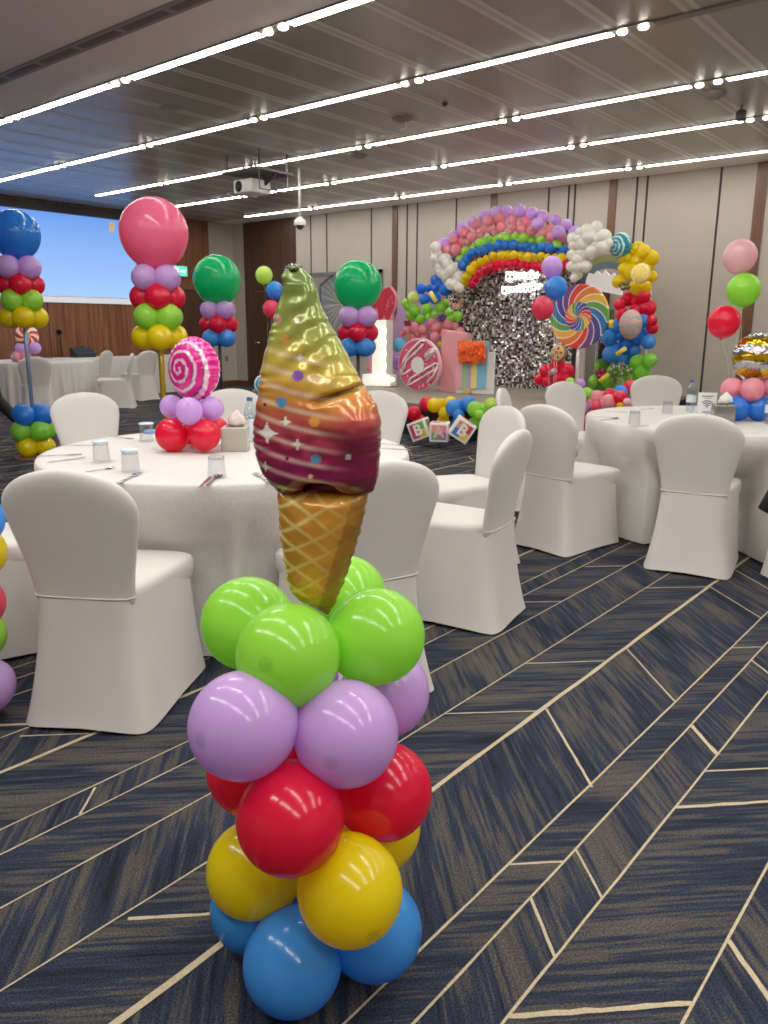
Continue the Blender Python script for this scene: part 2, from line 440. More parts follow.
# ---- projection screen
y0, y1 = 3.6, W(136, 260, X=XL+.09).y
zt, zb = W(60, 213, X=XL+.09).z, W(90, 303, X=XL+.09).z
sc = thing('projection_screen', 'large blue-lit projection screen in a black top casing on the wood wall', 'projection screen', (XL+.06, (y0+y1)/2, zb))
def S(p): return Vector(p)-Vector(sc.location)
b = MB(); b.box(S((XL+.07,(y0+y1)/2,zt+.07)), (.14, y1-y0+.3, .15)); obj('casing', b, BLACK, sc)
mt, N, L, B = new_mat('screen_glow')
tc = N.new('ShaderNodeTexCoord'); sx = N.new('ShaderNodeSeparateXYZ'); mr = N.new('ShaderNodeMapRange'); rp = N.new('ShaderNodeValToRGB')
mr.inputs[1].default_value = 0; mr.inputs[2].default_value = zt-zb
L.new(tc.outputs['Object'], sx.inputs[0]); L.new(sx.outputs['Z'], mr.inputs[0]); L.new(mr.outputs[0], rp.inputs[0])
e = rp.color_ramp.elements; e[0].color = lin((152,196,252))+(1,); e[1].color = lin((92,146,232))+(1,)
B.inputs['Base Color'].default_value = (.05,.05,.05,1); L.new(rp.outputs[0], B.inputs['Emission Color']); B.inputs['Emission Strength'].default_value = .58
b = MB(); yy0, yy1 = y0-sc.location.y, y1-sc.location.y; b.quad((.012,yy0,.12), (.012,yy1,.12), (.012,yy1,zt-zb), (.012,yy0,zt-zb)); obj('screen_image', b, mt, sc)
b = MB(); b.box((0,0,(zt-zb)/2), (.016, y1-y0+.06, zt-zb)); obj('screen_fabric', b, WHITE, sc)
b = MB(); b.box((.01,0,.04), (.03, y1-y0+.06, .09)); obj('bottom_bar', b, mat('screen_border', (214,220,228), .5, emit=.25), sc)
P = W(111, 227, X=XL+.085)-sc.location; b = MB(); b.quad((P.x,P.y-.06,P.z-.09), (P.x,P.y+.06,P.z-.09), (P.x,P.y+.08,P.z+.09), (P.x,P.y-.02,P.z+.09)); obj('icon', b, mat('icon_amber', (206,176,120), .5, emit=.35), sc, label='small amber icon on the blue screen')

# ---- exit sign
P = W(178, 271, X=XL+.14)
ex = thing('exit_sign', 'small lit green and white exit sign on the wood wall beside the screen', 'exit sign', P)
b = MB(); b.box((0,0,0), (.05,.46,.22), bevel=.01); obj('housing', b, WHITE, ex)
b = MB(); b.quad((.027,-.21,-.09), (.027,.21,-.09), (.027,.21,.09), (.027,-.21,.09)); obj('sign_face', b, mat('exit_green', (40,190,150), .4, emit=1.2), ex)
b = MB()
b.quad((.029,-.12,-.06), (.029,.0,-.06), (.029,.0,.06), (.029,-.12,.06)); b.add([(.029,.05,-.02),(.029,.12,-.02),(.029,.12,-.05),(.029,.18,0),(.029,.12,.05),(.029,.12,.02),(.029,.05,.02)], [tuple(range(7))])
obj('pictogram', b, mat('exit_white', (235,255,248), .4, emit=1.6), ex)

# ---- ceiling lights
TUBE = mat('lamp_tube', (255,250,242), .5, emit=16.5)
SPOT = mat('lamp_spot', (255,246,232), .5, emit=13)
ALU = mat('light_channel', (128,122,116), .4, .4)
ROWS = [4.668, 6.386, 8.147, 9.786, 11.567]
ords = ['nearest row', 'second row', 'third row', 'fourth row', 'row along back wall']
gaps = [-13.6+2.15*k for k in range(9)]
place = ['at the far left end', 'second from the left end', 'third from the left end', 'fourth from the left end', 'fifth from the left end', 'sixth from the left end', 'seventh from the left end', 'at the right end']
for ri, y in enumerate(ROWS):
    for k in range(8):
        x0, x1 = gaps[k]+.17, gaps[k+1]-.17
        mid = W(0,0,d=1)  # noqa
        if ri == 0 and k == 0: pass
        on = not (k >= 5 and ri == 1) 
        lo = x0 if x0 > XL else XL
        t = thing('ceiling_light', '%s light strip %s in the %s' % ('lit white' if on else 'unlit grey', place[k], ords[ri]), 'ceiling light', ((x0+x1)/2, y, HC), 0, 'linear ceiling lights')
        w = x1-x0
        b = MB(); b.box((0,0,-.004), (w+.02,.11,.012)); obj('housing', b, ALU, t)
        b = MB(); b.box((0,0,-.0115), (w,.084,.003)); obj('diffuser', b, TUBE if on else ALU, t)
    for k in range(0, 9):
        gx = gaps[k]
        if gx < XL+.3 or (k == 0): continue
        t = thing('downlight', 'pair of small round downlights between strips, gap %s of the %s' % (['','one','two','three','four','five','six','seven','eight'][k], ords[ri]), 'downlight', (gx, y, HC), 0, 'paired downlights')
        b = MB(); b.box((0,0,-.004), (.32,.14,.012)); obj('housing', b, ALU, t)
        for s in (-1, 1):
            b = MB(); b.lathe([(1e-4,-.028),(.03,-.027),(.037,-.02),(.037,-.008)], 16, (s*.085,0,0)); obj('lamp', b, SPOT, t)
# ---- slot diffuser in the plaster strip
t = thing('ceiling_vent', 'long slotted air vent in the plaster ceiling in front of the lights', 'air vent', (-8.5, 3.93, HC))
b = MB(); b.box((0,0,-.004), (11.4,.16,.012)); obj('frame', b, mat('vent_frame', (152,144,138), .6), t)
for k in range(18):
    xx = -5.4+.635*k
    b = MB(); b.box((xx,0,-.008), (.55,.07,.014)); obj('slot', b, mat('vent_slot', (112,105,101), .7), t)
# ---- ceiling fittings
def detector(px, py, lb, r=.09, h=.05, m=None, cat='smoke detector'):
    P = W(px, py, Z=HC); P.z = HC
    b = MB(); b.lathe([(1e-4,-h),(r*.55,-h),(r*.62,-h*.75),(r*.95,-h*.5),(r,0)], 20); tag(obj('smoke_detector' if cat == 'smoke detector' else 'ceiling_speaker', b, m or mat('detector_grey', (138,134,128), .5), loc=P), lb, cat)
detector(172, 108, 'round white flush speaker in the ceiling above the pink balloon', .14, .012, mat('speaker_white', (156,150,144), .6), 'ceiling speaker')
detector(403, 118, 'grey round ceiling detector between second and third light rows, with a hanging loop', .12)
detector(359, 155, 'dark round ceiling sensor near the third row, above the framed picture', .11, .04, mat('sensor_dark', (112,108,104), .5))
detector(714, 93, 'flat round ceiling detector below the unlit strip on the right', .12, .05)
detector(445, 103, 'tiny dark sprinkler head in the metal ceiling', .03, .03, mat('sprinkler', (70,68,66), .4, .5), 'smoke detector')
P = W(403, 118, Z=HC); b = MB(); b.tube([P+Vector((.05*math.cos(a), 0, -.07-.05*math.sin(a))) for a in np.linspace(-1.2, 2.6, 12)], .006, 6)
tag(obj('hanging_cable_loop', b, WHITE), 'thin white cable loop hanging from the grey ceiling detector', 'cable')
P = W(742, 105, Z=HC); P.z = HC
t = thing('track_spotlight', 'small grey spotlight head hanging from the ceiling near the right edge', 'spotlight', P)
b = MB(); b.tube([(0,0,0), (0,0,-.05)], .012); obj('stem', b, ALU, t)
b = MB(); b.lathe([(1e-4,-.15),(.04,-.15),(.055,-.13),(.05,-.06),(.03,-.045),(1e-4,-.045)], 16); obj('head', b, mat('spot_head', (88,86,84), .4, .4), t)
# ---- projector under the ceiling
P = W(255, 184, Z=HC-.36)
pr = thing('projector', 'white ceiling-mounted projector hanging below a dark plate', 'projector', (P.x, P.y, HC), .0)
dz = P.z-HC
b = MB(); b.box((.06,0,dz+.12), (.70,.66,.03)); obj('mount_plate', b, mat('plate_dark', (66,64,66), .5), pr)
for sx_ in (-.27,.37):
    b = MB(); b.tube([(sx_,-.25,0), (sx_,-.25,dz-.12), (sx_,.25,dz-.12), (sx_,.25,0)], .012, 6); obj('hanger_frame', b, ALU, pr)
b = MB(); b.box((-.06,0,dz-.04), (.38,.36,.18), bevel=.03); bd = obj('body', b, WHITE, pr)
b = MB(); b.lathe([(1e-4,.0),(.07,0),(.075,-.05),(.06,-.06)], 20, (-.13,-.185,dz-.04), M=Matrix.Rotation(PI/2,3,'X')); obj('lens', b, BLACK, bd)
b = MB(); b.tube([(.22,0,dz+.05), (.32,-.1,dz-.05), (.36,0,dz+.05), (.33,.1,dz+.14)], .02, 6); obj('cable', b, BLACK, pr)
# ---- cctv
P = W(300, 222, d=11.6)
t = thing('security_camera', 'white dome security camera on a thin drop pole from the ceiling', 'security camera', (P.x, P.y, HC))
b = MB(); b.tube([(0,0,0), (0,0,P.z-HC+.08)], .02, 8); obj('pole', b, WHITE, t)
b = MB(); b.lathe([(.02,.11),(.05,.09),(.085,.06),(.09,.0),(.085,-.01)][::-1], 20, (0,0,P.z-HC-.04)); obj('housing', b, WHITE, t)
b = MB(); b.ball((0,0,P.z-HC-.05), .06, n=16); obj('dome', b, mat('dome_smoke', (60,62,64), .1), t)
# ---- framed picture on the back wall
p0, p1, p2 = W(310, 276, Y=YB-.06), W(381, 266, Y=YB-.06), W(330, 372, Y=YB-.06)
x0, x1, z0, z1 = p0.x, p1.x, .95, (p0.z+p1.z)/2
pic = thing('framed_picture', 'large framed grey picture of a pale starburst behind the balloon stands', 'picture', ((x0+x1)/2, YB-.04, z0))
w, h = x1-x0, z1-z0
b = MB()
for c, s in (((0,0,h-.03), (w,.06,.06)), ((0,0,.03), (w,.06,.06)), ((-w/2+.03,0,h/2), (.06,.06,h)), ((w/2-.03,0,h/2), (.06,.06,h))): b.box(c, s)
obj('frame', b, mat('frame_grey', (126,118,112), .4, .3), pic)
b = MB(); n = 90; mcols = []
nx, nz_ = 110, 110; vs = []
for j in range(nz_+1):
    for i in range(nx+1):
        u, v = i/nx-.5, j/nz_; vs.append((u*(w-.1), -.012, .05+v*(h-.1)))
        X_, Z_ = (u+.02)*w, (v-.58)*h; r = math.hypot(X_, Z_); a = math.atan2(Z_, X_)
        hexa = max(abs(X_)*.9, abs(X_)*.45+abs(Z_)*.78)
        base = np.array((112,116,122.))+8*math.sin(9*u+7*v)
        ray = (.5+.5*math.sin(a*24+2*math.sin(a*5)))**2*math.exp(-(r/.62)**2)
        base = base*(1-ray*.75)+np.array((232,212,186))*ray*.75
        if r < .06: base = np.array((214,190,160.))
        if abs(hexa-.62) < .025: base = np.array((62,64,70.))
        if hexa > .645: base = base*.35+np.array((150,142,134))*.65
        mcols.append(lin(np.clip(base, 0, 255)))
fs = [(j*(nx+1)+i, j*(nx+1)+i+1, (j+1)*(nx+1)+i+1, (j+1)*(nx+1)+i) for j in range(nz_) for i in range(nx)]
b.add(vs, fs, 0); b.col = mcols
obj('canvas', b, vcol('print_matte', .55), pic)
# ================================================================== FURNITURE
def sring(z, hxb, hxf, yb, yf, n=40, ex=6, zfn=None):
    out = []
    for k in range(n):
        a = 2*PI*k/n; c, s = math.cos(a), math.sin(a)
        u = math.copysign(abs(c)**(2/ex), c); v = math.copysign(abs(s)**(2/ex), s)
        t = (v+1)/2
        out.append(Vector((u*(hxb+(hxf-hxb)*t), yb+(yf-yb)*t, z+(zfn(u, v) if zfn else 0))))
    return out
def chair_meshes():
    # skirt
    b = MB(); R = []
    for k in range(11):
        s = k/10; z = .455*s; q = (1-s)**1.7
        hem = (lambda u, v: (.016*(1-max(abs(u), abs(v))**0)*0 + .018*(1-(min(abs(u), abs(v)))**2))) if k == 0 else None
        R.append(sring(z+.002, .178+.062*q, .212+.03*q, -.243-.062*q, .272+.045*q, 48, 7, hem))
    b.loft(R, smooth=True); skirt = b.mesh('skirt', FAB)
    # seat cushion
    b = MB(); R = []
    for z, k in ((.395,.955),(.41,.985),(.44,1.0),(.465,.995),(.478,.965),(.486,.90),(.490,.75),(.492,.5),(.493,.2)):
        R.append(sring(z, .170*k, .224*k, .04-.225*k, .04+.262*k, 48, 6))
    b.loft(R, cap=True); seat = b.mesh('seat', FAB)
    # backrest
    prof = [(.435,.170),(.45,.177),(.49,.180),(.55,.188),(.62,.203),(.69,.219),(.74,.229),(.77,.232)]
    prof += [(.77+.138*u, .232*(1-u**2.15)**(1/2.0)) for u in (.12,.25,.38,.5,.62,.72,.81,.88,.94,.98,.998)]
    b = MB(); R = []
    for z, w in prof:
        y = -.212-.085*max(0, (z-.45)/.46)**1.25
        th = .03 if z < .77 else .03*(1-min(1,((z-.77)/.139))**4)**.5
        ring = []
        for k in range(40):
            a = 2*PI*k/40; c, s = math.cos(a), math.sin(a)
            u = math.copysign(abs(c)**(2/3.4), c); v = math.copysign(abs(s)**(2/2.4), s)
            ring.append(Vector((u*w, y+v*th-.022*(1-u*u)*.5+.011, z)))
        R.append(ring)
    b.loft(R, cap=True)
    # waist seam welt around the back
    ring = [Vector((u*.180, -.205-.037*math.sqrt(max(0,1-abs(u)**5)), .463)) for u in np.linspace(-1, 1, 24)]
    back = b.mesh('backrest', FAB)
    b2 = MB(); b2.tube(ring, .003, 6); seam = b2.mesh('seam', FAB)
    return skirt, seat, back, seam
CH_M = chair_meshes()
def chair(loc, face, label, group, s=1):
    """face: direction the sitter looks"""
    rz = math.atan2(-face[0], face[1])
    t = thing('banquet_chair', label, 'chair', (loc[0], loc[1], 0), rz, group)
    link('skirt', CH_M[0], t); link('seat', CH_M[1], t); bk = link('backrest', CH_M[2], t); link('seam', CH_M[3], bk)
    t.scale = (s,)*3
    return t
T1, T2 = Vector((-3.01, 2.44, 0)), Vector((-1.63, 5.58, 0)); TR = .915
CHAIRS = []   # (table, x, y, face)
def to(c, T): d = Vector((T[0]-c[0], T[1]-c[1])); return d.normalized()
G1, G2, G3 = 'chairs around the table with the pink swirl centrepiece', 'chairs around the table with the gold swirl centrepiece', 'chairs at the far tables by the wood wall'
def put(c, f, lab, g, s=1): chair(c, f, lab, g, s); CHAIRS.append((c, f))
put((-2.50,1.47), (-.535,.845), 'white covered chair with its back to us, nearest and left of the ice cream balloon', G1)
put((-3.36,1.30), (.22,.975), 'white covered chair cut by the left edge, behind the nearest chair', G1)
put((-1.955,2.15), (-.93,.36), 'white covered chair with shaded back directly right behind the ice cream balloon', G1)
put((-2.06,3.03), (-.975,-.2), 'white covered chair seen from the side, leaning back, right of the ice cream balloon', G1)
put((-2.53,3.76), (-.42,-.91), 'white covered chair angled left, behind the side-on leaning chair', G1)
put((-3.59,4.095), (.31,-.95), 'white covered chair back just right of the ice cream balloon, by the stage', G1)
put((-4.75,2.775), (.96,-.2), 'white covered chair beyond the left end of the round table, beside blue balloons', G1)
put((-4.34,3.56), (.77,-.64), 'white covered chair behind the tissue box and pink swirl centrepiece', G1)
put((-1.46,4.62), (-.2,.98), 'white covered chair with its grey back square to us at right table', G2)
put((-2.24,4.52), (.16,.99), 'white covered chair seen from back corner, left of the right table', G2)
put((-2.92,6.16), (.94,-.33), 'white covered chair facing us behind the right table, in front of the lollipop', G2)
put((-2.68,7.17), (.52,-.85), 'white covered chair behind the water bottle, under the balloon tower', G2, 1.02)
put((-2.90,5.30), (.93,.36), 'white covered chair of which only the narrow top shows, before the shimmer wall', G2)
# far tables
_p = W(36, 363, d=13.3); T3 = Vector((_p.x, _p.y, 0))
def fc(px, d): p = W(px, 380, d=d); return (p.x, p.y)
put(fc(36,11.75), (-.90,.44), 'far white chair back in front of the table, behind the blue balloon pole', G3)
put(fc(95,14.6), (-.87,-.48), 'far white chair seen side on, right of the far round table', G3)
put(fc(116,13.2), (-.62,-.78), 'far white chair behind another, only its thin leaning side showing', G3)
put(fc(140,14.7), (-.99,-.1), 'far white chair at the long table left of the gold pole', G3)

def tablecloth(T, label, R=TR, dents=(), folds=12, amp=.022, seed=1, top=.762, cat_group='white round tablecloths', n=240):
    rnd = random.Random(seed); ph = [rnd.uniform(0, 6.28) for _ in range(6)]
    b = MB(); rings = []
    for r in (.02, .3, .6, .8, .9, .97): rings.append([Vector((R*r*math.cos(2*PI*k/n), R*r*math.sin(2*PI*k/n), top)) for k in range(n)])
    zs = [top-.001, top-.006, top-.016, top-.03, .68, .6, .5, .4, .3, .2, .1, .05, .012]
    for zi, z in enumerate(zs):
        f = max(0, (top-.02-z)/top)
        ring = []
        for k in range(n):
            a = 2*PI*k/n
            fold = .55*math.sin(folds*a+ph[0]+1.2*math.sin(2*a+ph[1]))+.35*math.sin((folds*1.7//1)*a+ph[2]+math.sin(3*a))+.25*math.sin(5*a+ph[3])
            r = R*(1, 1.004, 1.008, 1.010)[min(zi, 3)]+amp*fold*f**.6*1.2+.03*f
            for ang, hw, rmax in dents:
                d = abs((a-ang+PI) % (2*PI)-PI)
                w = max(0, 1-max(0, d-hw)/.12)
                if w > 0:
                    w = w*w*(3-2*w); hgt = min(1, max(0, (.715-z)/.28)); hgt = hgt*hgt*(3-2*hgt)
                    if r > rmax: r = r+(rmax-r)*w*hgt
            ring.append(Vector((r*math.cos(a), r*math.sin(a), z)))
        rings.append(ring)
    b.loft([list(r) for r in rings][::-1])
    o = obj('tablecloth', b, CLOTH, loc=T); tag(o, label, 'tablecloth', cat_group)
def round_table(T, label, R=TR):
    t = thing('banquet_table', label, 'table', T, 0, 'round banquet tables')
    b = MB(); b.lathe([(1e-4,.715),(R-.02,.715),(R-.01,.725),(R-.01,.745),(R-.02,.754),(1e-4,.754)], 64); obj('tabletop', b, wood('table_ply', (150,116,80), (180,146,104)), t)
    for i in range(4):
        a = PI/4+i*PI/2; b = MB(); b.tube([(.35*math.cos(a),.35*math.sin(a),.715), (.38*math.cos(a),.38*math.sin(a),0)], .018); obj('leg', b, STEEL, t)
def dents_for(T):
    out = []
    for c, f in CHAIRS:
        d = Vector((c[0]-T[0], c[1]-T[1])); r = d.length
        if r < 1.45:
            # closest reach of the chair's front edge
            rm = 9
            for sx_ in np.linspace(-.25, .25, 7):
                for fy in (.33, .2, 0, -.2):
                    p = Vector((c[0]+f[0]*fy+f[1]*sx_-T[0], c[1]+f[1]*fy-f[0]*sx_-T[1])); rm = min(rm, p.length)
            if rm < .98: out.append((math.atan2(d.y, d.x) % (2*PI), .34, rm-.015))
    return out
round_table(T1, 'round banquet table holding the pink swirl balloon centrepiece', .862)
tablecloth(T1, 'white tablecloth on the round table with the pink swirl centrepiece', R=.868, dents=dents_for(T1), folds=11, amp=.016, seed=4)
round_table(T2, 'round banquet table holding the gold swirl balloon centrepiece')
tablecloth(T2, 'white tablecloth hanging in folds on the round table at right', dents=dents_for(T2), folds=13, amp=.04, seed=9)
round_table(T3, 'round banquet table at far left holding the red pinwheel centrepiece')
tablecloth(T3, 'white pleated tablecloth on the far left round table', folds=30, amp=.03, seed=5, n=360)
# long head table along the wood wall
t = thing('head_table', 'long narrow table along the wood wall', 'table', (-14.2, 9.0, 0))
b = MB(); b.box((0,0,.735), (.62,3.1,.03)); obj('tabletop', b, MATS['table_ply'], t)
for sx_ in (-.25,.25):
    for sy_ in (-1.4,1.4): b = MB(); b.tube([(sx_,sy_,.72), (sx_,sy_,0)], .02); obj('leg', b, STEEL, t)
b = MB(); R = []
for z, g, am in ((.757,-.3,0),(.757,-.02,0),(.753,.0,0),(.72,.012,0),(.5,.02,.012),(.25,.03,.02),(.02,.04,.025)):
    ring = sring(z, .32+g, .32+g, -1.56-g, 1.56+g, 160, 16)
    R.append([Vector((p.x+am*math.sin(p.y*40), p.y+am*math.sin(p.x*40), p.z)) for p in ring])
b.loft(R[::-1]); b.f.append(tuple(range(160*6, 160*7))); b.mi.append(0); b.sm.append(False)
tag(obj('tablecloth', b, CLOTH, loc=(-14.2,9.0,0)), 'white tablecloth on the long table along the wood wall', 'tablecloth')
P = W(83, 354, X=-14.2); P.z = .758
t = thing('equipment_case', 'black equipment case with sloping top on the long table by the wood wall', 'equipment case', P)
b = MB(); b.prism([(-.12,0),(.12,0),(.12,.07),(-.07,.18),(-.12,.18)], -.2, .2, M=Matrix.Rotation(PI/2,3,'X')); obj('body', b, mat('case_black', (36,42,44), .5), t)
b = MB(); b.tube([(-.09,-.08,.175), (-.09,-.08,.20), (-.09,.08,.20), (-.09,.08,.175)], .012, 6); obj('handle', b, BLACK, t)

# ---- table ware
def glass_tumbler(P, label, lid=True, group=None, h=.088, r=.039, inv=True, lidcol='paper_lid'):
    t = thing('glass_tumbler', label, 'glass', P, 0, group)
    b = MB(); b.lathe([(r*.98,0),(r*.98,.003),(r*.84,h*.93),(r*.80,h)], 24)
    b.lathe([(r*.90,.002),(r*.76,h*.92)], 24)
    obj('tumbler', b, glass('clear_glass', (248,249,250)), t)
    b = MB(); b.lathe([(1e-4,h-.012),(r*.80,h-.012),(r*.81,h),(1e-4,h)], 24); obj('glass_base', b, glass('thick_glass', (238,243,246)), t)
    if lid:
        b = MB(); b.lathe([(r*.95,h+.0),(r*.97,h+.004),(r*.95,h+.007),(1e-4,h+.007)], 24); obj('paper_cover', b, mat(lidcol, (206,220,236), .7), t)
    return t
P = lambda px, py, z=.762: W(px, py, Z=z)
glass_tumbler(P(102, 462), 'upturned glass with paper cover near left edge of table, left of a pair')
glass_tumbler(P(131, 472), 'upturned glass with paper cover nearest us, left of the pink swirl centrepiece')
glass_tumbler(P(147, 441), 'upturned glass with bright blue cover behind the left cutlery', lidcol='paper_lid')
glass_tumbler(P(217, 478), 'clear upturned glass without cover in front of the tissue box', lid=False)
glass_tumbler(P(634, 425), 'clear upturned glass at left side of the right table', lid=False)
glass_tumbler(P(667, 414), 'clear upturned glass in front of the water bottle', lid=False)
bc = mat('napkin_blue', (96,160,214), .7)
for (px, py, lb) in ((152, 433, 'small round blue paper coaster behind the red centrepiece balloons'),):
    b = MB(); b.lathe([(.045,0),(.046,.012),(.04,.016),(1e-4,.016)], 24); tag(obj('coaster', b, bc, loc=P(px, py)), lb, 'coaster')
def cut_mesh(kind):
    b = MB()
    def flat(pts, z=.004, th=.002, bend=None):
        b.prism(pts, z-th, z)
    if kind == 'fork':
        flat([(-.0035,-.10),(.0035,-.10),(.005,-.09),(.003,.02),(.009,.035),(.011,.05),(-.011,.05),(-.009,.035),(-.003,.02),(-.005,-.09)])
        for x in (-.0092,-.0031,.0031,.0092): flat([(x-.0017,.049),(x+.0017,.049),(x+.001,.092),(x-.001,.092)])
    elif kind == 'spoon':
        flat([(-.004,-.10),(.004,-.10),(.005,-.09),(.003,.03),(-.003,.03),(-.005,-.09)])
        R = []
        for r, z in ((1e-3,.001),(.5,.0015),(.85,.004),(1,.0065)): R.append([Vector((.0155*r*math.cos(2*PI*k/20), .056+.028*r*math.sin(2*PI*k/20), z)) for k in range(20)])
        b.loft(R)
        R = [[p+Vector((0,0,.0012)) for p in q] for q in R]; b.loft(R[::-1])
    else:
        flat([(-.004,-.11),(.004,-.11),(.0048,-.02),(.010,-.012),(.0105,.07),(.006,.105),(-.004,.11),(-.0048,-.02)])
    return b.mesh(kind, STEEL)
CUT = {k: cut_mesh(k) for k in ('fork', 'spoon', 'knife')}
def cutlery(kind, a, bb, label):
    p, q = P(*a), P(*bb); d = q-p
    o = link(kind, CUT[kind], None, (p+q)/2); o.rotation_euler = (0,0,math.atan2(-d.x, d.y)); tag(o, label, kind if kind != 'knife' else 'table knife')
    o.location.z = .7635
    s = max(.8, min(1.25, d.length/.2)); o.scale = (s, s, s)
cutlery('fork', (36,457), (84,455), 'fork nearest the table edge at far left, behind the front chair')
cutlery('knife', (49,463), (84,458), 'table knife beside the leftmost fork')
cutlery('spoon', (84,473), (116,468), 'spoon in front of the two covered glasses')
cutlery('fork', (117,485), (141,473), 'fork pointing away beside the nearest covered glass')
cutlery('knife', (200,488), (210,478), 'table knife in front of the clear glass near the ice cream balloon')
cutlery('spoon', (207,487), (221,475), 'spoon beside the knife in front of the clear glass')
cutlery('fork', (271,485), (254,473), 'fork touching the outline of the ice cream balloon on the table')
cutlery('knife', (62,446), (92,446), 'table knife behind the covered glasses at far left')
cutlery('fork', (111,437), (134,439.5), 'fork behind the covered glasses, near the chair')
cutlery('knife', (384,449), (404,450), 'table knife on the strip of table right of the ice cream balloon')
cutlery('fork', (384,444.5), (403,446), 'fork on the strip of table right of the ice cream balloon')
cutlery('fork', (609,412), (624,412.5), 'fork at the back left of the right table')
cutlery('spoon', (600,421), (620,418.5), 'spoon at the left edge of the right table')
cutlery('knife', (590,417), (614,418), 'table knife at the left edge of the right table')
cutlery('knife', (627,427.5), (648,426), 'table knife nearest us at the right table, by the grey chair back')
cutlery('fork', (640,410), (654,409), 'fork between the two clear glasses at the right table')
# ---- tissue boxes
def tissue_box(Pp, rz, label, m, s=.125, h=.115, tissue=(236,214,206), tn='pink_tissue', card=False):
    t = thing('tissue_box', label, 'tissue box', Pp, rz)
    b = MB(); b.box((0,0,h/2), (s,s,h), bevel=.006); obj('box', b, m, t)
    b = MB(); b.prism([(.045*math.cos(2*PI*k/20), .022*math.sin(2*PI*k/20)) for k in range(20)], h, h+.0015); obj('opening', b, mat('opening_dark', (70,66,62), .8), t)
    b = MB(); R = []
    for z, w, d in ((0,.03,.012),(.02,.042,.02),(.045,.036,.016),(.065,.016,.009),(.078,.004,.003)):
        R.append([Vector(((w*(1+.25*math.sin(3*a+z*60)))*math.cos(a)+z*.15, (d*(1+.4*math.sin(4*a+z*90)))*math.sin(a), h+z)) for a in np.linspace(0, 2*PI, 25)[:-1]])
    b.loft(R, cap=True); obj('tissue', b, mat(tn, tissue, .85), t)
    return t
tissue_box(P(236, 450), .75, 'square grey-beige tissue box with a pink tissue beside the red balloons', mat('box_taupe', (176,170,156), .35, .1))
tissue_box(P(722, 422), .55, 'square silver tissue box with white tissue at the foot of gold swirl centrepiece', mat('box_silver', (150,146,142), .22, .7), tissue=(236,236,228), tn='white_tissue')
# ---- water bottles
def bottle(Pp, label):
    t = thing('water_bottle', label, 'bottle', Pp, 0)
    b = MB(); prof = [(1e-4,.004),(.026,0),(.032,.006),(.033,.03),(.031,.04),(.033,.05),(.033,.07),(.0325,.125),(.033,.145),(.032,.16),(.024,.19),(.014,.208),(.013,.222)]
    b.lathe(prof, 24); obj('body', b, glass('pet_plastic', (240,246,250), .05), t)
    b = MB(); b.lathe([(1e-4,.008),(.027,.006),(.030,.02),(.030,.15),(1e-4,.15)], 20); obj('water', b, glass('water', (244,249,252)), t)
    b = MB(); b.lathe([(.0336,.072),(.0338,.074),(.0338,.122),(.0336,.124)], 24); obj('label_band', b, mat('bottle_label', (214,226,236), .5, noise=(90,.25)), t)
    b = MB(); b.lathe([(.0150,.214),(.0155,.216),(.0155,.230),(.014,.233),(1e-4,.233)], 20); obj('cap', b, mat('cap_blue', (52,96,160), .4), t)
bottle(P(690, 412), 'clear water bottle with blue cap beside the white sign card')
bottle(P(251, 442), 'clear water bottle half hidden by the ice cream balloon, behind tissue box')
bottle(W(769, 424, Z=.762), 'clear water bottle cut off by the right edge of the picture')
# ---- wifi card
c = P(706, 417); t = thing('sign_card', 'white standing card with a wifi symbol on the right table', 'sign card', c, facing((c.x, c.y))+PI/2+.1)
b = MB(); b.add([(-.06,0,0),(.06,0,0),(.06,.022,.165),(-.06,.022,.165)], [(0,1,2,3)]); b.add([(-.06,.05,0),(-.06,.022,.165),(.06,.022,.165),(.06,.05,0)], [(0,1,2,3)])
obj('card', b, mat('card_white', (226,226,226), .6), t)
ink = mat('card_ink', (70,76,92), .7); b = MB()
def cpt(u, v): return Vector((u, v*.1322-.0012, v*.991))
def arc(c0, r0, r1, a0, a1, n=14):
    A = [math.radians(a0+(a1-a0)*k/n) for k in range(n+1)]
    vs = [cpt(c0[0]+r1*math.cos(a), c0[1]+r1*math.sin(a)) for a in A]+[cpt(c0[0]+r0*math.cos(a), c0[1]+r0*math.sin(a)) for a in A]
    b.add(vs, [(k+1, k, n+1+k, n+2+k) for k in range(n)])
for r0, r1 in ((.0,.011),(.017,.024),(.031,.038),(.045,.052)): arc((0,.062), max(r0,.0005), r1, 45, 135)
obj('wifi_symbol', b, ink, t)
b = MB()
for v, w, hh in ((.138,.075,.007),(.126,.05,.004),(.035,.06,.003),(.028,.05,.003),(.014,.012,.008)): b.add([cpt(-w/2,v),cpt(w/2,v),cpt(w/2,v+hh),cpt(-w/2,v+hh)], [(0,1,2,3)])
obj('printed_lines', b, ink, t)
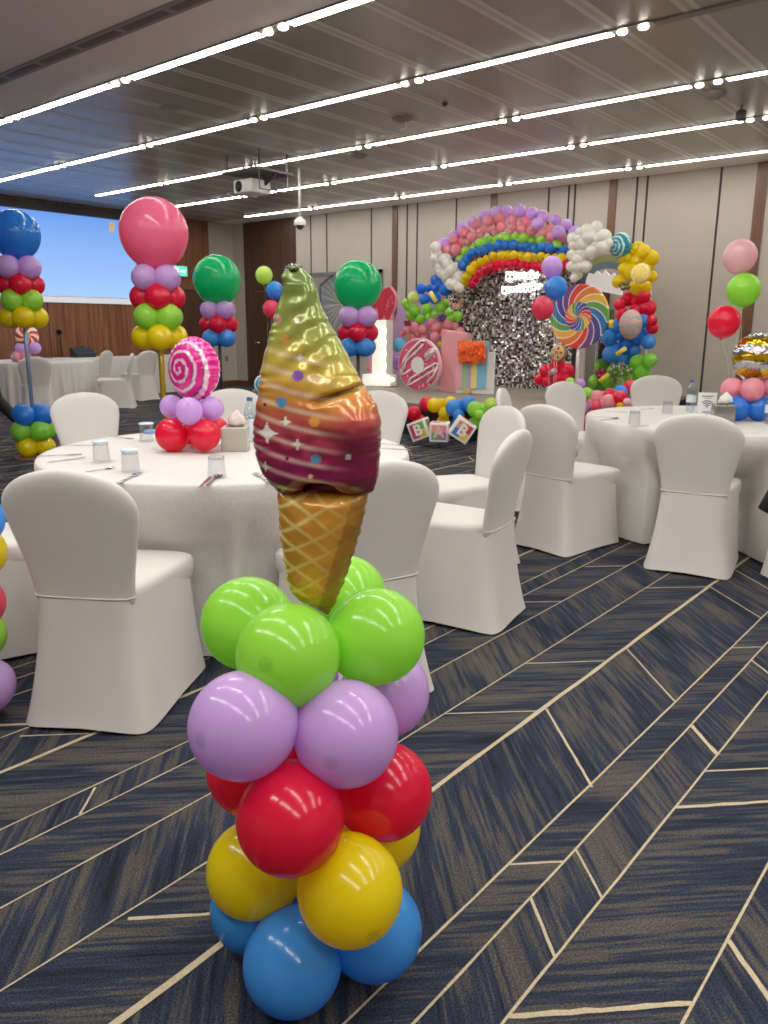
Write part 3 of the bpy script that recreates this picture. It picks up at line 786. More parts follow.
# ================================================================== FOREGROUND BALLOON COLUMN
base = Vector((-1.045, 1.02, 0))
col1 = thing('balloon_column', 'tall column of green, purple, red, yellow and blue balloons topped by an ice cream foil balloon', 'balloon column', base)
D = .195
def fg(px, py, r, color, up_=.1, tweak=0, out=None):
    Pp = W(px, py, d=F*D/2/r+tweak)
    c = Vector((base.x, base.y, Pp.z)); o = out or ((Pp-c).normalized()+Vector((0,0,up_)))
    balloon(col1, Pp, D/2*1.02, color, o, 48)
    return Pp
fg(292.7, 962, 48.5, 'blue', out=Vector((.1,-.75,-.75)))
fg(374, 929, 47, 'blue'); fg(256, 905, 44.5, 'blue')
balloon(col1, base+Vector((-.10,.13,.10)), D/2, 'blue', (-.6,.8,.1), 32)
fg(254, 869, 46, 'yellow'); fg(350, 890, 51.6, 'yellow', -.3); fg(376, 826, 43.5, 'yellow')
balloon(col1, base+Vector((-.16,.09,.27)), D/2, 'yellow', (-.8,.5,.1), 32)
fg(290.5, 819, 53, 'red', -.5); fg(384, 791, 47, 'red'); fg(254, 768, 46, 'red')
balloon(col1, base+Vector((-.05,.15,.43)), D/2, 'red', (-.2,1,.1), 32)
fg(243, 725, 53, 'purple'); Pp = fg(346, 733.5, 51.5, 'purple', out=Vector((.45,-.9,-.05))); fg(385, 692, 43.5, 'purple')
balloon(col1, base+Vector((-.14,.10,.60)), D/2, 'purple', (-.7,.7,.1), 32)
fg(288, 655, 51, 'green', out=Vector((.38,-.92,.22))); fg(248, 623, 45.5, 'green', .3); fg(376.5, 636, 47.5, 'green', .3); fg(345, 597, 41, 'green')
b = MB(); b.tube([base+Vector((0,0,.012)), base+Vector((0,0,.76))], .011); b.v = [Vector(v)-base for v in b.v]
obj('pole', b, mat('pole_white', (220,220,220), .4), col1)
b = MB(); b.lathe([(1e-4,.014),(.055,.012),(.06,.006),(.06,0)][::-1], 32); obj('base_plate', b, mat('base_grey', (120,120,124), .5), col1)

# ---- the ice cream foil balloon: rows of elliptical sections following the outline
ZX = lambda x, y: (200+x*.381, 250+y*.381)
ctr = ZX(320, 500); DI = 1.50
O = W(*ctr, d=DI); view = (O-CAM).normalized()
fx = Vector((view.y, -view.x, 0)).normalized()            # to the right in the balloon's plane
fy = Vector((0,0,1)); fn = fx.cross(fy)                    # fn points to the viewer
if fn.dot(view) > 0: fn = -fn
def plane_uv(x, y):
    """outline point -> coordinates in the vertical plane through O"""
    px, py = ZX(x, y); r = fw+rt*((px-384)/F)-up*((py-512)/F)
    t = (O-CAM).dot(fn)/r.dot(fn); Q = CAM+r*t-O
    return Q.dot(fx), Q.z
def edges(pts): 
    a = [plane_uv(*p) for p in pts]; v = [q[1] for q in a]; u = [q[0] for q in a]
    o_ = np.argsort(v); return np.array(v)[o_], np.array(u)[o_]
Lp = [(232,46),(218,58),(214,75),(217,95),(214,118),(205,140),(190,190),(178,240),(165,290),(155,340),(150,390),(144,430),(139,470),(141,510),(150,552),(165,588),(182,612),(202,630),(216,640),(228,646)]
Rp = [(252,42),(270,48),(288,64),(300,84),(308,108),(320,150),(345,200),(375,250),(400,300),(420,335),(440,368),(460,400),(473,435),(475,480),(472,540),(468,590),(460,620),(452,634),(438,641),(420,642)]
vL, uL = edges(Lp); vR, uR = edges(Rp)
bot = [(228,646),(245,644),(262,636),(272,622),(285,606),(310,602),(340,612),(370,626),(400,638),(420,642)]
vtop, vbot = plane_uv(242, 43)[1], plane_uv(320, 646)[1]
scale = (plane_uv(320,500)[0]-plane_uv(220,500)[0])/100    # metres per zoomed pixel
NV, NA = 300, 208
from mathutils import noise as mno
def swirl_rgb(x, y):
    """colour of the print plus crease shade at outline pixel (x, y)"""
    yy = y-.16*(x-300)+8*math.sin(x*.03)
    stops = [(40,(104,126,62)),(150,(122,140,64)),(240,(156,160,70)),(300,(198,172,66)),(350,(206,164,62)),(405,(200,124,52)),(450,(178,66,62)),(510,(166,40,76)),(570,(150,32,84)),(660,(118,22,74))]
    for i in range(len(stops)-1):
        if yy <= stops[i+1][0] or i == len(stops)-2:
            t = min(1, max(0, (yy-stops[i][0])/(stops[i+1][0]-stops[i][0]))); c = np.array(stops[i][1])*(1-t)+np.array(stops[i+1][1])*t; break
    # right lobe folds over: orange crown turning to maroon
    lx, ly = x-(440-.0*y), y
    if x > 300 and y > 350:
        lobe = min(1, max(0, (x-330)/50))*min(1, max(0, (y-(395-.30*(x-290)))/16))
        s = [(335,(212,128,56)),(405,(206,118,52)),(440,(176,66,62)),(490,(128,36,66)),(560,(130,28,70)),(650,(120,30,60))]
        for i in range(len(s)-1):
            if y <= s[i+1][0] or i == len(s)-2: t = min(1, max(0, (y-s[i][0])/(s[i+1][0]-s[i][0]))); c2 = np.array(s[i][1])*(1-t)+np.array(s[i+1][1])*t; break
        c = c*(1-lobe)+c2*lobe
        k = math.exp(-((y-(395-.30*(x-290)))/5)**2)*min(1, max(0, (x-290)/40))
        c = c*(1-.45*k)  # shade of the fold darkened into the colour along the crease
    # pale stripes sweeping down to the right
    if 250 < yy < 640 and x < 430:
        ph = (y-.24*(x-200)+.0006*(x-260)**2)/43
        st = max(0, math.sin(2*PI*ph))**1.4*(.80 if yy > 330 else .62)*min(1, max(0, (400-x)/90))*min(1, (yy-250)/40)
        c = c*(1-st)+np.array((232,200,178))*st
    for dx, dy, r, cc in ((220,392,13,(70,146,190)),(302,438,13,(226,150,60)),(304,533,13,(86,134,180)),(262,327,14,(150,96,190)),(386,528,8,(226,206,206)),(290,578,6,(236,206,120)),(232,238,11,(226,160,76)),(214,190,9,(210,150,160)),(178,400,4,(40,36,40)),(232,532,5,(90,30,60)),(262,192,5,(236,230,220))):
        if (x-dx)**2+(y-dy)**2 < r*r: c = np.array(cc, float)
    for dx, dy, r in ((182,470,38),(258,495,20),(230,440,18),(268,283,17),(174,560,19)):
        ax, ay = abs(x-dx)/r, abs(y-dy)/r
        if ax < 1 and ay < 1 and math.sqrt(ax)+math.sqrt(ay) < 1.0: c = np.array((250,244,232.))
    return np.clip(c*1.03+2, 0, 255)
b = MB(); cols = []; rings = []
cu0, cv0 = 320, 500
def uv_px(u, v):  # plane -> approximate zoomed pixel
    return 320+u/scale, 500-v/scale
for i in range(NV+1):
    s = i/NV; v = vbot+(vtop-vbot)*(.0+1.0*s)
    l, r = float(np.interp(v, vL, uL)), float(np.interp(v, vR, uR))
    mid, hw = (l+r)/2, max(.002, (r-l)/2)
    vd = min(v-vbot, .12); th = min(hw*.62, .090)
    th *= (1-(1-min(1, vd/.05))**2)**.5 if vd < .05 else 1
    vt = vtop-v
    if vt < .03: th *= (1-(1-vt/.03)**2)**.5*.9+.02
    th = max(th, .002)
    ring = []
    for k in range(NA):
        a = 2*PI*k/NA; c, sn = math.cos(a), math.sin(a)
        u = mid+hw*c
        x, y = uv_px(u, v)
        d = th*abs(sn)**.85*math.copysign(1, sn)
        e = abs(c)**5
        # gathered wrinkles at the seam
        wr = e*(math.sin(v*330+3*math.sin(v*60))*.0012+math.sin(v*190+1.3)*.0010)
        # creases: fold above the right lobe and soft folds along the neck
        cr = 0
        if x > 285 and y > 330:
            q = (y-(395-.30*(x-290)))/9; cr -= .022*math.exp(-q*q)*min(1, (x-285)/40)
            lob = math.exp(-((x-415)/70)**2-((y-450)/75)**2); cr += .028*lob
        if y > 590 and 215 < x < 420:
            q = (x-290)/30; cr -= .03*math.exp(-q*q)*min(1, (y-590)/40)
        cr += .0025*math.sin((y+.6*(x-300))*.11)*math.exp(-((y-230)/110)**2)*(1-c*c)
        cr += .0035*mno.noise(Vector((x*.03, y*.03, 1)))*(1-c*c)
        dd = d+(wr+cr)*(1 if sn >= 0 else -1)*(abs(sn)**.3)
        Pp = fx*(u+wr*.5*(1 if c > 0 else -1))+fy*v+fn*dd
        # lower scallop lifts the hem between the two lobes
        lift = 0
        if i < 26: lift = max(0, 46*math.exp(-((x-312)/38)**2)*scale)*(1-i/26)
        Pp = Pp+fy*lift
        ring.append(Pp)
        cc = swirl_rgb(x, y-lift/scale)
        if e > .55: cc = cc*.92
        cols.append(lin(cc))
    rings.append(ring)
b.loft(rings, cap=True)
if Vector(fx.cross(fy)).dot(fn) > 0: pass
b.col = cols
# make sure the normals look outwards
def orient(b):
    c = sum((Vector(v) for v in b.v), Vector())/len(b.v); s = 0
    for f in b.f[::7]:
        p = [Vector(b.v[i]) for i in f]; n = (p[1]-p[0]).cross(p[2]-p[0]); s += n.dot(sum(p, Vector())/len(p)-c)
    if s < 0: b.f = [f[::-1] for f in b.f]
orient(b)
ice = obj('ice_cream_balloon', b, FOIL, col1, O-base, label='soft-serve ice cream foil balloon, green to yellow to magenta')
# crimped rosette at the tip
b = MB(); tu, tv = plane_uv(246, 52)
R = []
for q in range(7):
    rr = (.001,.005,.008,.010,.011,.012,.013)[q]; ring = []
    for k in range(96):
        a = 2*PI*k/96; w = 1+.05*math.sin(a*15)*(q > 3)
        ring.append(fx*(tu+rr*1.25*w*math.cos(a))+fy*(tv+rr*.85*w*math.sin(a)+.002*math.sin(a*15))+fn*(.012-.004*q))
    R.append(ring)
b.loft(R); obj('crimped_tip', b, mat('foil_green', (84,104,66), .2, .7), ice)
# cone
b = MB(); cols = []; rings = []
CLp = [(200,628),(202,660),(206,710),(211,760),(218,810),(227,870),(238,902),(262,924),(300,945),(330,962)]
CRp = [(446,628),(438,670),(428,716),(416,762),(402,808),(386,855),(368,902),(354,934),(342,955),(337,962)]
vL, uL = edges(CLp); vR, uR = edges(CRp); v0, v1 = plane_uv(335,962)[1], plane_uv(320,628)[1]
def waffle(x, y):
    ax = 200+ (y-640)*.13; bx = 446-(y-640)*.34
    s = (x-ax)/max(20, bx-ax)          # across the cone
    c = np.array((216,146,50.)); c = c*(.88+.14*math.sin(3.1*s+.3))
    q1 = (y*1.0-(x-200)*.80)/62; q2 = (y*1.0+(x-200)*.55)/62
    q1 += .05*math.sin(x*.05); q2 += .06*math.sin(y*.04)
    d1 = abs(q1-round(q1)); d2 = abs(q2-round(q2))
    fade = min(1, max(.12, (430-x-.3*(y-640))/150))
    w1 = max(0, 1-d1/.125)**.5 if d1 < .125 else 0; w2 = max(0, 1-d2/.115)**.5 if d2 < .115 else 0
    w = max(w1, w2)*fade
    c = c*(1-w)+np.array((244,222,136))*w
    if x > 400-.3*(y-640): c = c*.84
    return np.clip(c, 0, 255)
NV2 = 220
for i in range(NV2+1):
    v = v0+(v1-v0)*i/NV2
    l, r = float(np.interp(v, vL, uL)), float(np.interp(v, vR, uR)); mid, hw = (l+r)/2, max(.0015, (r-l)/2)
    th = min(hw*.75, .062); vt = (v1-v)
    if vt < .03: th *= max(.12, (1-(1-vt/.03)**2)**.5)
    ring = []
    for k in range(112):
        a = 2*PI*k/112; c, sn = math.cos(a), math.sin(a); u = mid+hw*c; x, y = uv_px(u, v)
        e = abs(c)**6; wr = e*(math.sin(v*300)*.0010+math.sin(v*170+1)*.0008)
        dd = th*abs(sn)**.85*math.copysign(1, sn)+.003*mno.noise(Vector((x*.03, y*.02, 4)))
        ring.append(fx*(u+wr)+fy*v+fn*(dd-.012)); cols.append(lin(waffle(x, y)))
    rings.append(ring)
b.loft(rings, cap=True); b.col = cols; orient(b)
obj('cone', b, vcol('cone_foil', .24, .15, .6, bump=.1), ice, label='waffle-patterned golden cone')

# ================================================================== OTHER BALLOON STANDS
def stand(name, label, xy, layers, jumbo, polem, extra=None, pole_top=None, base_m=None, pole_r=.012, base_r=.16):
    t = thing(name, label, 'balloon column', (xy[0], xy[1], 0))
    for z, r, color, ph in layers: cluster(t, xy, z, r, color, facing(xy)+ph)
    if jumbo:
        z, r, color = jumbo; balloon(t, (xy[0], xy[1], z), r, color, (0.12,-.1,1), 48, label='giant round %s balloon' % color.replace('dgreen','marbled green').replace('dblue','blue').replace('hotpink','pink'))
    b = MB(); b.tube([(0,0,.01), (0,0,pole_top or max(l[0] for l in layers))], pole_r, 10); obj('pole', b, polem, t)
    b = MB(); b.lathe([(base_r,0),(base_r,.012),(base_r*.9,.018),(1e-4,.02)], 28); obj('base_plate', b, base_m or mat('base_grey', (120,120,124), .5), t)
    return t
def spiral_pole(name, a, b_, n=40):
    if name in MATS: return MATS[name]
    mt, N, L, B = new_mat(name)
    tc = N.new('ShaderNodeTexCoord'); wv = N.new('ShaderNodeTexWave'); wv.bands_direction = 'Z'; wv.inputs['Scale'].default_value = n; wv.inputs['Distortion'].default_value = 3
    rp = N.new('ShaderNodeValToRGB'); rp.color_ramp.elements[0].color = lin(a)+(1,); rp.color_ramp.elements[1].color = lin(b_)+(1,)
    L.new(tc.outputs['Object'], wv.inputs['Vector']); L.new(wv.outputs['Fac'], rp.inputs[0]); L.new(rp.outputs[0], B.inputs['Base Color'])
    B.inputs['Roughness'].default_value = .25; B.inputs['Metallic'].default_value = .4
    MATS[name] = mt; return mt
Q = PI/4
# blue giant, far left, on a base of its own
b0 = W(37, 457, Z=0); d0 = depth(b0)
def zat(py, xy, px=None): # height of picture row py above point xy
    r0 = W(384, 512, d=1)
    lo, hi = -1, 5
    for _ in range(40):
        mid = (lo+hi)/2; P_ = Vector((xy[0], xy[1], mid))-CAM; y = 512-F*P_.dot(up)/P_.dot(fw)
        if y > py: lo = mid
        else: hi = mid
    return lo
def rat(rp, xy, z): return rp*depth((xy[0], xy[1], z))/F
xy = (b0.x, b0.y)
L_ = [(267.5,11.2,'purple',Q),(284.8,10.3,'red',0),(300.5,10.6,'green',Q),(317.5,10.6,'yellow',0)]
L_ = [(zat(y, xy), rat(r, xy, 1), c, p) for y, r, c, p in L_]
L2 = [(414.5,10.3,'blue2',Q*1.15),(430,10.6,'leaf',Q*.2+.3),(446,9.8,'yellow',Q*1.1)]
L_ += [(zat(y, xy), rat(r, xy, .2), c, p) for y, r, c, p in L2]
# the top of this column leans slightly left of its foot
st2 = stand('balloon_column', 'balloon column at far left topped by a giant blue balloon, on a blue striped pole', xy, L_, (zat(234, xy), rat(23.5, xy, 2.2), 'dblue'), spiral_pole('pole_blue', (150,180,206), (84,120,160)), base_m=wood('base_wood', (96,66,44), (140,104,72)), base_r=.22, pole_top=zat(260, xy), pole_r=.02)
# giant pink
Pp = W(159.5, 330, d=6.75); xy = (Pp.x, Pp.y)
L_ = [(zat(y, xy), rat(r, xy, 1.2), c, p) for y, r, c, p in ((278,12.6,'purple',Q*.9),(297.3,12.4,'red',.02),(316.5,12.6,'green',Q*.9),(337,12.6,'yellow',.0))]
stand('balloon_column', 'balloon column topped by a giant pink balloon on a gold pole', xy, L_, (zat(232.5, xy), rat(33.6, xy, 2), 'hotpink'), spiral_pole('pole_gold', (214,176,40), (120,92,20)), pole_r=.024)
# green giant before the corner
Pp = W(219, 330, d=9.5); xy = (Pp.x, Pp.y)
L_ = [(zat(y, xy), rat(r, xy, 1.2), c, p) for y, r, c, p in ((310,8.9,'purple',Q*.75),(324.5,8.8,'red',-.1),(338,8.9,'blue',Q*.9))]
DP = mat('pole_dark', (40,32,44), .4)
stand('balloon_column', 'balloon column with a giant marbled green balloon by the corner, on thin dark pole', xy, L_, (zat(279.5, xy), rat(23.7, xy, 2), 'dgreen'), DP, pole_r=.02)
# green giant by the stage
Pp = W(358, 330, d=8.8); xy = (Pp.x, Pp.y)
L_ = [(zat(y, xy), rat(r, xy, 1.2), c, p) for y, r, c, p in ((316.5,10.4,'purple',Q),(332.5,9.4,'red',.0),(347,9.4,'blue',Q*.8))]
stand('balloon_column', 'balloon column with a giant green balloon left of the light-up number', xy, L_, (zat(285, xy), rat(24.2, xy, 2), 'dgreen'), DP, pole_r=.02)
# column just beyond the left edge in front of the second chair
Pp = W(-26, 600, d=2.9); xy = (Pp.x, Pp.y)
t = thing('balloon_column', 'balloon column mostly outside the left edge, purple balloon at its foot', 'balloon column', (xy[0], xy[1], 0))
for i, (c, y, e) in enumerate((('purple',686,12.5),('green',636,3),('rose',604,2),('yellow',553,3.5),('blue',520,1.5))):
    z = zat(y, xy); r = .098; rp_ = r*F/2.85
    for k in range(4):
        a = facing(xy)+[-.35,Q][i % 2]*0+(k*PI/2)+(0 if i else .5)
        Pc = W(e-rp_, y, d=2.75) if k == 0 else None
        if Pc is None: continue
        balloon(t, (Pc.x, Pc.y, max(.1, Pc.z)), r, c, (0.5,-.8,.1), 32)
    for k in (1,2,3):
        Pc = W(e-rp_-rp_*(1.1 if k == 1 else 2.1 if k == 2 else 1.1), y, d=2.75+(-.17 if k == 1 else 0 if k == 2 else .17))
        balloon(t, (Pc.x, Pc.y, max(.1, W(e-rp_, y, d=2.75).z)), r, c, ((-.5,-.8,.1), (-.8,.5,.1), (.2,1,.1))[k-1], 24)
b = MB(); Pc = W(-52, 600, d=2.75); b.tube([(Pc.x-xy[0], Pc.y-xy[1], .01), (Pc.x-xy[0], Pc.y-xy[1], .9)], .012); obj('pole', b, MATS['pole_white'], t)

# ================================================================== HELIUM TRIOS
def trio(label, items, base_pt, cat='balloon bouquet', group=None, ribbon=(196,214,190), rn='ribbon_green', weight=False, n=32):
    t = thing('balloon_bouquet', label, cat, base_pt)
    for px, py, r, d, c in items:
        Pp = W(px, py, d=d); R = r*d/F
        balloon(t, Pp, R, c, (random.uniform(-.12,.12), random.uniform(-.12,.12), 1), n)
        b = MB(); q0 = Pp-Vector((0,0,R*1.19))-Vector(base_pt); q1 = Vector((0,0,.02))
        b.tube([q0*(1-s)+q1*s+Vector((.02*math.sin(5*s),.02*math.sin(7*s+1),0))*math.sin(PI*s) for s in np.linspace(0,1,16)], .0013, 5)
        obj('ribbon', b, mat(rn, ribbon, .5), t)
    if weight:
        b = MB(); b.box((0,0,.02), (.05,.05,.04), bevel=.008); obj('weight', b, mat('weight_silver', (150,150,156), .3, .7), t)
    return t
bp = W(727, 412, Z=.762)
trio('three helium balloons, pale pink, green and red, rising over the right table', ((740,256,16.2,5.5,'palepink'),(743.5,289.5,16,5.4,'green'),(724,321.5,15.6,5.3,'red')), (bp.x, bp.y+.12, .762), ribbon=(206,226,206), weight=True)
bp = W(560, 398, Y=7.55); bp.z = 0
trio('three helium balloons, purple, blue and rose red, before the shimmer wall', ((552,267,10.6,8.9,'purple'),(555.8,287.5,11.3,8.85,'blue'),(542.7,308,11.2,8.8,'rose')), (bp.x, bp.y, .0), weight=True)
bp = W(272, 390, d=13.4); bp.z = 0
trio('three small helium balloons, lime, blue and rose, before the dark wooden door', ((264,275,8.6,13.3,'lime'),(274.5,290,8.5,13.2,'blue'),(271,308.5,8.4,13.2,'rose')), (bp.x, bp.y, 0), weight=True)

# ================================================================== TABLE CENTREPIECES
def spiral_fn(a, b_, turns=3.4, w=.5, hand=1, third=None):
    A, B_ = np.array(a, float), np.array(b_, float)
    def f(x, y):
        r = math.hypot(x, y); th = math.atan2(y, x)*hand/(2*PI)
        q = (r*turns+th) % 1
        if third is not None and w < q < w+.16: return third
        return a if q < w else b_
    return f
def pinwheel_fn(cols, n, sep=None, tw=1.6, hand=1, sw=.09):
    def f(x, y):
        r = math.hypot(x, y); th = math.atan2(y, x)*hand/(2*PI)+tw*.16*r*2
        q = (th*n) % n
        if sep is not None and (q % 1) < sw: return sep
        return cols[int(q) % len(cols)]
    return f
cp = W(193, 449, Z=.762)
t = thing('balloon_centerpiece', 'table centrepiece: pink and white swirl candy balloon on purple and red balloons', 'balloon centrepiece', (cp.x, cp.y, .762))
dC = 3.78; c0 = Vector((cp.x, cp.y, 0))
def cb(px, py, r, c, d, out=None):
    Pp = W(px, py, d=d); Pp.z = max(Pp.z, .764+r*d/F); o = out or (Vector((Pp.x-cp.x, Pp.y-cp.y, .1)))
    balloon(t, Pp, r*d/F, c, o, 32)
cb(172, 435, 16.7, 'red', dC-.02); cb(204.5, 435, 16, 'red', dC-.05); cb(217, 428, 11, 'red', dC+.16); cb(190, 430, 14, 'red', dC+.18)
cb(171.5, 406.5, 11.6, 'purple', dC+.06); cb(189, 411, 13.8, 'purple', dC-.10); cb(212, 408.5, 12, 'purple', dC-.0); cb(193, 404, 11, 'purple', dC+.15)
v = (CAM-Vector((cp.x, cp.y, 1.2))).normalized(); side = Vector((0,0,1)).cross(v).normalized()
Pp = W(194, 369, d=dC)
foil_round('swirl_balloon', t, Pp, v*.62-side*.72+Vector((0,0,.02)), 31*dC/F, 20*dC/F, spiral_fn((226,24,136), (244,206,226), 3.6, .55, 1, (150,40,90)), FOIL, 60, 160, roll=2.4, label='pink and white spiral candy balloon')
b = MB(); b.tube([(0,0,.0), (0,0,.3)], .006); obj('stick', b, WHITE, t)
cp = W(750, 422, Z=.762)
t = thing('balloon_centerpiece', 'table centrepiece: gold and silver swirl balloon on pink and blue balloons', 'balloon centrepiece', (cp.x, cp.y, .762))
dC = 5.25
cb(737, 411, 12, 'blue2', dC-.05); cb(759, 411, 12.5, 'blue2', dC-.06); cb(737, 408, 11, 'blue2', dC+.15); cb(760, 408, 11, 'blue2', dC+.15)
cb(732, 388.5, 10.8, 'pink', dC+.03); cb(752.5, 389.5, 11.6, 'pink', dC-.1); cb(772, 388, 10.5, 'pink', dC); cb(752, 385, 10.5, 'pink', dC+.14)
def gold_fn(x, y):
    q = (y*1.5-x*.75+.35*math.sin(3*x+1)) % 1
    return (206,166,32) if q < .52 else ((170,170,176) if q < .93 else (240,240,240))
v = (CAM-Vector((cp.x, cp.y, 1.2))).normalized(); side = Vector((0,0,1)).cross(v).normalized()
foil_round('swirl_balloon', t, W(757.5, 357.5, d=dC), v*.9+side*.25, 24*dC/F, 19*dC/F, gold_fn, FOILM, 50, 120, crimp=.02, label='gold and silver striped foil balloon')
# far table: red pinwheel over purple and pink balloons
cp = W(24, 366, d=12.7); cp.z = .762
t = thing('balloon_centerpiece', 'far table centrepiece: red and white pinwheel candy on purple and pink balloons', 'balloon centrepiece', cp)
dC = 12.65
for px, py, r, c, dd in ((17,361.5,5.6,'pink',0),(26,361,5.6,'pink',.02),(22,360,5.4,'pink',.2),(21,348.5,5.8,'purple',0),(35,348,5.8,'purple',0),(28,349,5.5,'purple',.15)): cb(px, py, r, c, dC+dd)
v = (CAM-Vector((cp.x, cp.y, 1.2))).normalized()
foil_round('pinwheel_balloon', t, W(27, 336, d=dC), v, 11*dC/F, 5.5*dC/F, pinwheel_fn(((214,38,40),(250,236,214)), 14, None, .45), PRINT, 36, 96, label='red and cream pinwheel candy balloon')
b = MB(); b.tube([(0,0,0), (0,0,.35)], .008); obj('stick', b, WHITE, t)
Pb = W(14, 362, d=12.6); Pb.z = .762; bottle(Pb, 'clear water bottle on the far table beside the red pinwheel centrepiece')
# blue swirl lollipop standing behind the ice cream balloon
Pp = W(264.5, 385, d=6.9)
t = thing('lollipop_stand', 'blue and white swirl candy balloon peeking out left of the ice cream balloon', 'candy balloon', (Pp.x, Pp.y, 0))
foil_round('swirl_balloon', t, Pp, (CAM-Pp)+Vector((.3,0,.2)), 10.5*6.9/F, 6*6.9/F, spiral_fn((34,172,220), (236,246,250), 2.6, .5, 1, (30,70,160)), FOIL, 40, 100)
b = MB(); b.tube([(0,0,.01), (0,0,Pp.z-.05)], .012); obj('stick', b, WHITE, t)
b = MB(); b.lathe([(.14,0),(.14,.015),(1e-4,.02)], 24); obj('base_plate', b, MATS['base_grey'], t)
# ================================================================== THE STAGE AND ITS DECOR
SX0, SX1, SY0, SY1, SZ = -9.3, -4.0, 8.02, 11.9, .41
st = thing('stage', 'low grey-topped stage with black skirt against the back wall', 'stage', ((SX0+SX1)/2, (SY0+SY1)/2, 0))
b = MB(); b.box((0,0,SZ-.03), (SX1-SX0, SY1-SY0, .06), bevel=.01); obj('platform', b, mat('stage_grey', (132,123,111), .7, noise=(8,.06)), st)
b = MB()
hx, hy = (SX1-SX0)/2-.02, (SY1-SY0)/2-.02
pts = []
for k in range(240): pts.append((-hx+2*hx*k/240, -hy))
for k in range(160): pts.append((hx, -hy+2*hy*k/160))
for k in range(240): pts.append((hx-2*hx*k/240, hy))
for k in range(160): pts.append((-hx, hy-2*hy*k/160))
R = [[Vector((x+.012*math.sin(y*60)*(abs(abs(x)-hx) < 1e-6), y+.012*math.sin(x*60)*(abs(abs(y)-hy) < 1e-6), z)) for x, y in pts] for z in (.005, SZ-.06)]
b.loft(R); obj('skirt', b, mat('skirt_black', (22,21,22), .9), st)

def xz(pts, Y): return [(W(px, py, Y=Y).x, max(SZ+.002, W(px, py, Y=Y).z)) for px, py in pts]
RXZ = Matrix.Rotation(PI/2, 3, 'X')   # xy polygon -> xz, extrusion along -y
def board(name, pts, Y, th, m, parent, front=0, label=None, world=False):
    """flat cut-out parallel to the back wall: outline in picture points on the plane y=Y"""
    q = pts if world else xz(pts, Y)
    A = sum(q[i][0]*q[(i+1) % len(q)][1]-q[(i+1) % len(q)][0]*q[i][1] for i in range(len(q)))
    if A < 0: q = q[::-1]
    b = MB(); o = Vector(parent.location)
    b.prism([(x-o.x, z-o.z) for x, z in q], 0, th, M=RXZ)
    b.v = [(v[0], v[1]+Y-o.y-front, v[2]) for v in b.v]
    return obj(name, b, m, parent, label=label)
def onstage(px, Y): return Vector((W(px, 385, Y=Y).x, Y, SZ))
def lerp_poly(pts, n):
    P_ = [Vector(p) for p in pts]; L_ = [0]
    for i in range(1, len(P_)): L_.append(L_[-1]+(P_[i]-P_[i-1]).length)
    out = []
    for k in range(n):
        s = L_[-1]*(k+.5)/n; i = next(j for j in range(1, len(L_)) if L_[j] >= s-1e-9)
        t = (s-L_[i-1])/(L_[i]-L_[i-1]); out.append(P_[i-1].lerp(P_[i], t))
    return out
def pb(parent, px, py, r, c, Y, n=20, out=None):
    Pp = W(px, py, Y=Y); d = depth(Pp)
    balloon(parent, Pp, r*d/F, c, out or (random.uniform(-.6,.6), -1, random.uniform(-.3,.6)), n)

# ---- rainbow balloon arch
YA = 11.0
c = onstage(507, YA); arch = thing('balloon_arch', 'rainbow balloon arch of purple, pink, green, blue, yellow and red rows over the shimmer wall', 'balloon arch', c)
rows = [('purple', 13, 6.0, [(440,248),(446,241),(461,229.5),(477,219.5),(494,213.5),(512,210.5),(528,213),(547,217),(560,221.5),(571,228),(578,238)]),
        ('pink', 11, 6.0, [(444,255),(455,238.5),(470,228),(486,220.5),(503,217.5),(520,219),(533,222),(548,229),(566,240)]),
        ('pink', 11, 5.4, [(452,253),(464,241),(478,232.5),(493,228),(508,226.5),(524,229),(540,232),(556,240)]),
        ('green', 13, 5.0, [(459,263),(467,251.5),(476,246),(488,240.5),(500,237.5),(514,237.5),(528,239),(542,240.5),(555,244),(561,246)]),
        ('blue2', 16, 4.7, [(461,268),(466,258),(476,251),(488,247),(500,244),(514,244.5),(528,247),(542,248),(555,248),(567,251)]),
        ('yellow', 17, 4.5, [(464,285),(467,273),(475,264),(485,259),(497,256),(511,254.5),(525,256),(540,257),(553,256.5),(565,259)]),
        ('red', 17, 4.7, [(471,285),(477,277),(484,269.5),(493,265.5),(503,264),(515,264),(530,266),(545,267),(557,265),(568,265)])]
for ri, (cname, n, r, pl) in enumerate(rows):
    for k, p in enumerate(lerp_poly(pl, n)):
        pb(arch, p.x+random.uniform(-.8,.8), p.y+random.uniform(-1.2,1.2), r*random.uniform(.86,1.12), cname, YA-.03*ri+random.uniform(-.06,.06))
fill = MB(); fm = ['purple', 'pink', 'green', 'blue2', 'yellow', 'red']
for cname, n, r, off, pl in (('green', 9, 3.6, 3, rows[3][3]), ('blue2', 10, 3.6, 3.4, rows[4][3]), ('yellow', 14, 3.5, 3.4, rows[5][3]), ('red', 14, 3.9, 3.2, rows[6][3]), ('pink', 8, 3.8, 4.6, rows[2][3])):
    for p in lerp_poly(pl, n):
        Pp = W(p.x+random.uniform(-2,2), p.y+off+random.uniform(-1,1), Y=YA-.1); fill.ball(Pp-Vector(arch.location), r*random.uniform(.85,1.1)*depth(Pp)/F, fm.index(cname), 14, 9)
fo = obj('balloon_filling', fill, [latex(c_, BAL[c_]) for c_ in fm], arch); fo['kind'] = 'stuff'
pb(arch, 537.5, 224, 6.5, 'purple', YA-.16); pb(arch, 558.5, 232, 6.7, 'purple', YA-.16)
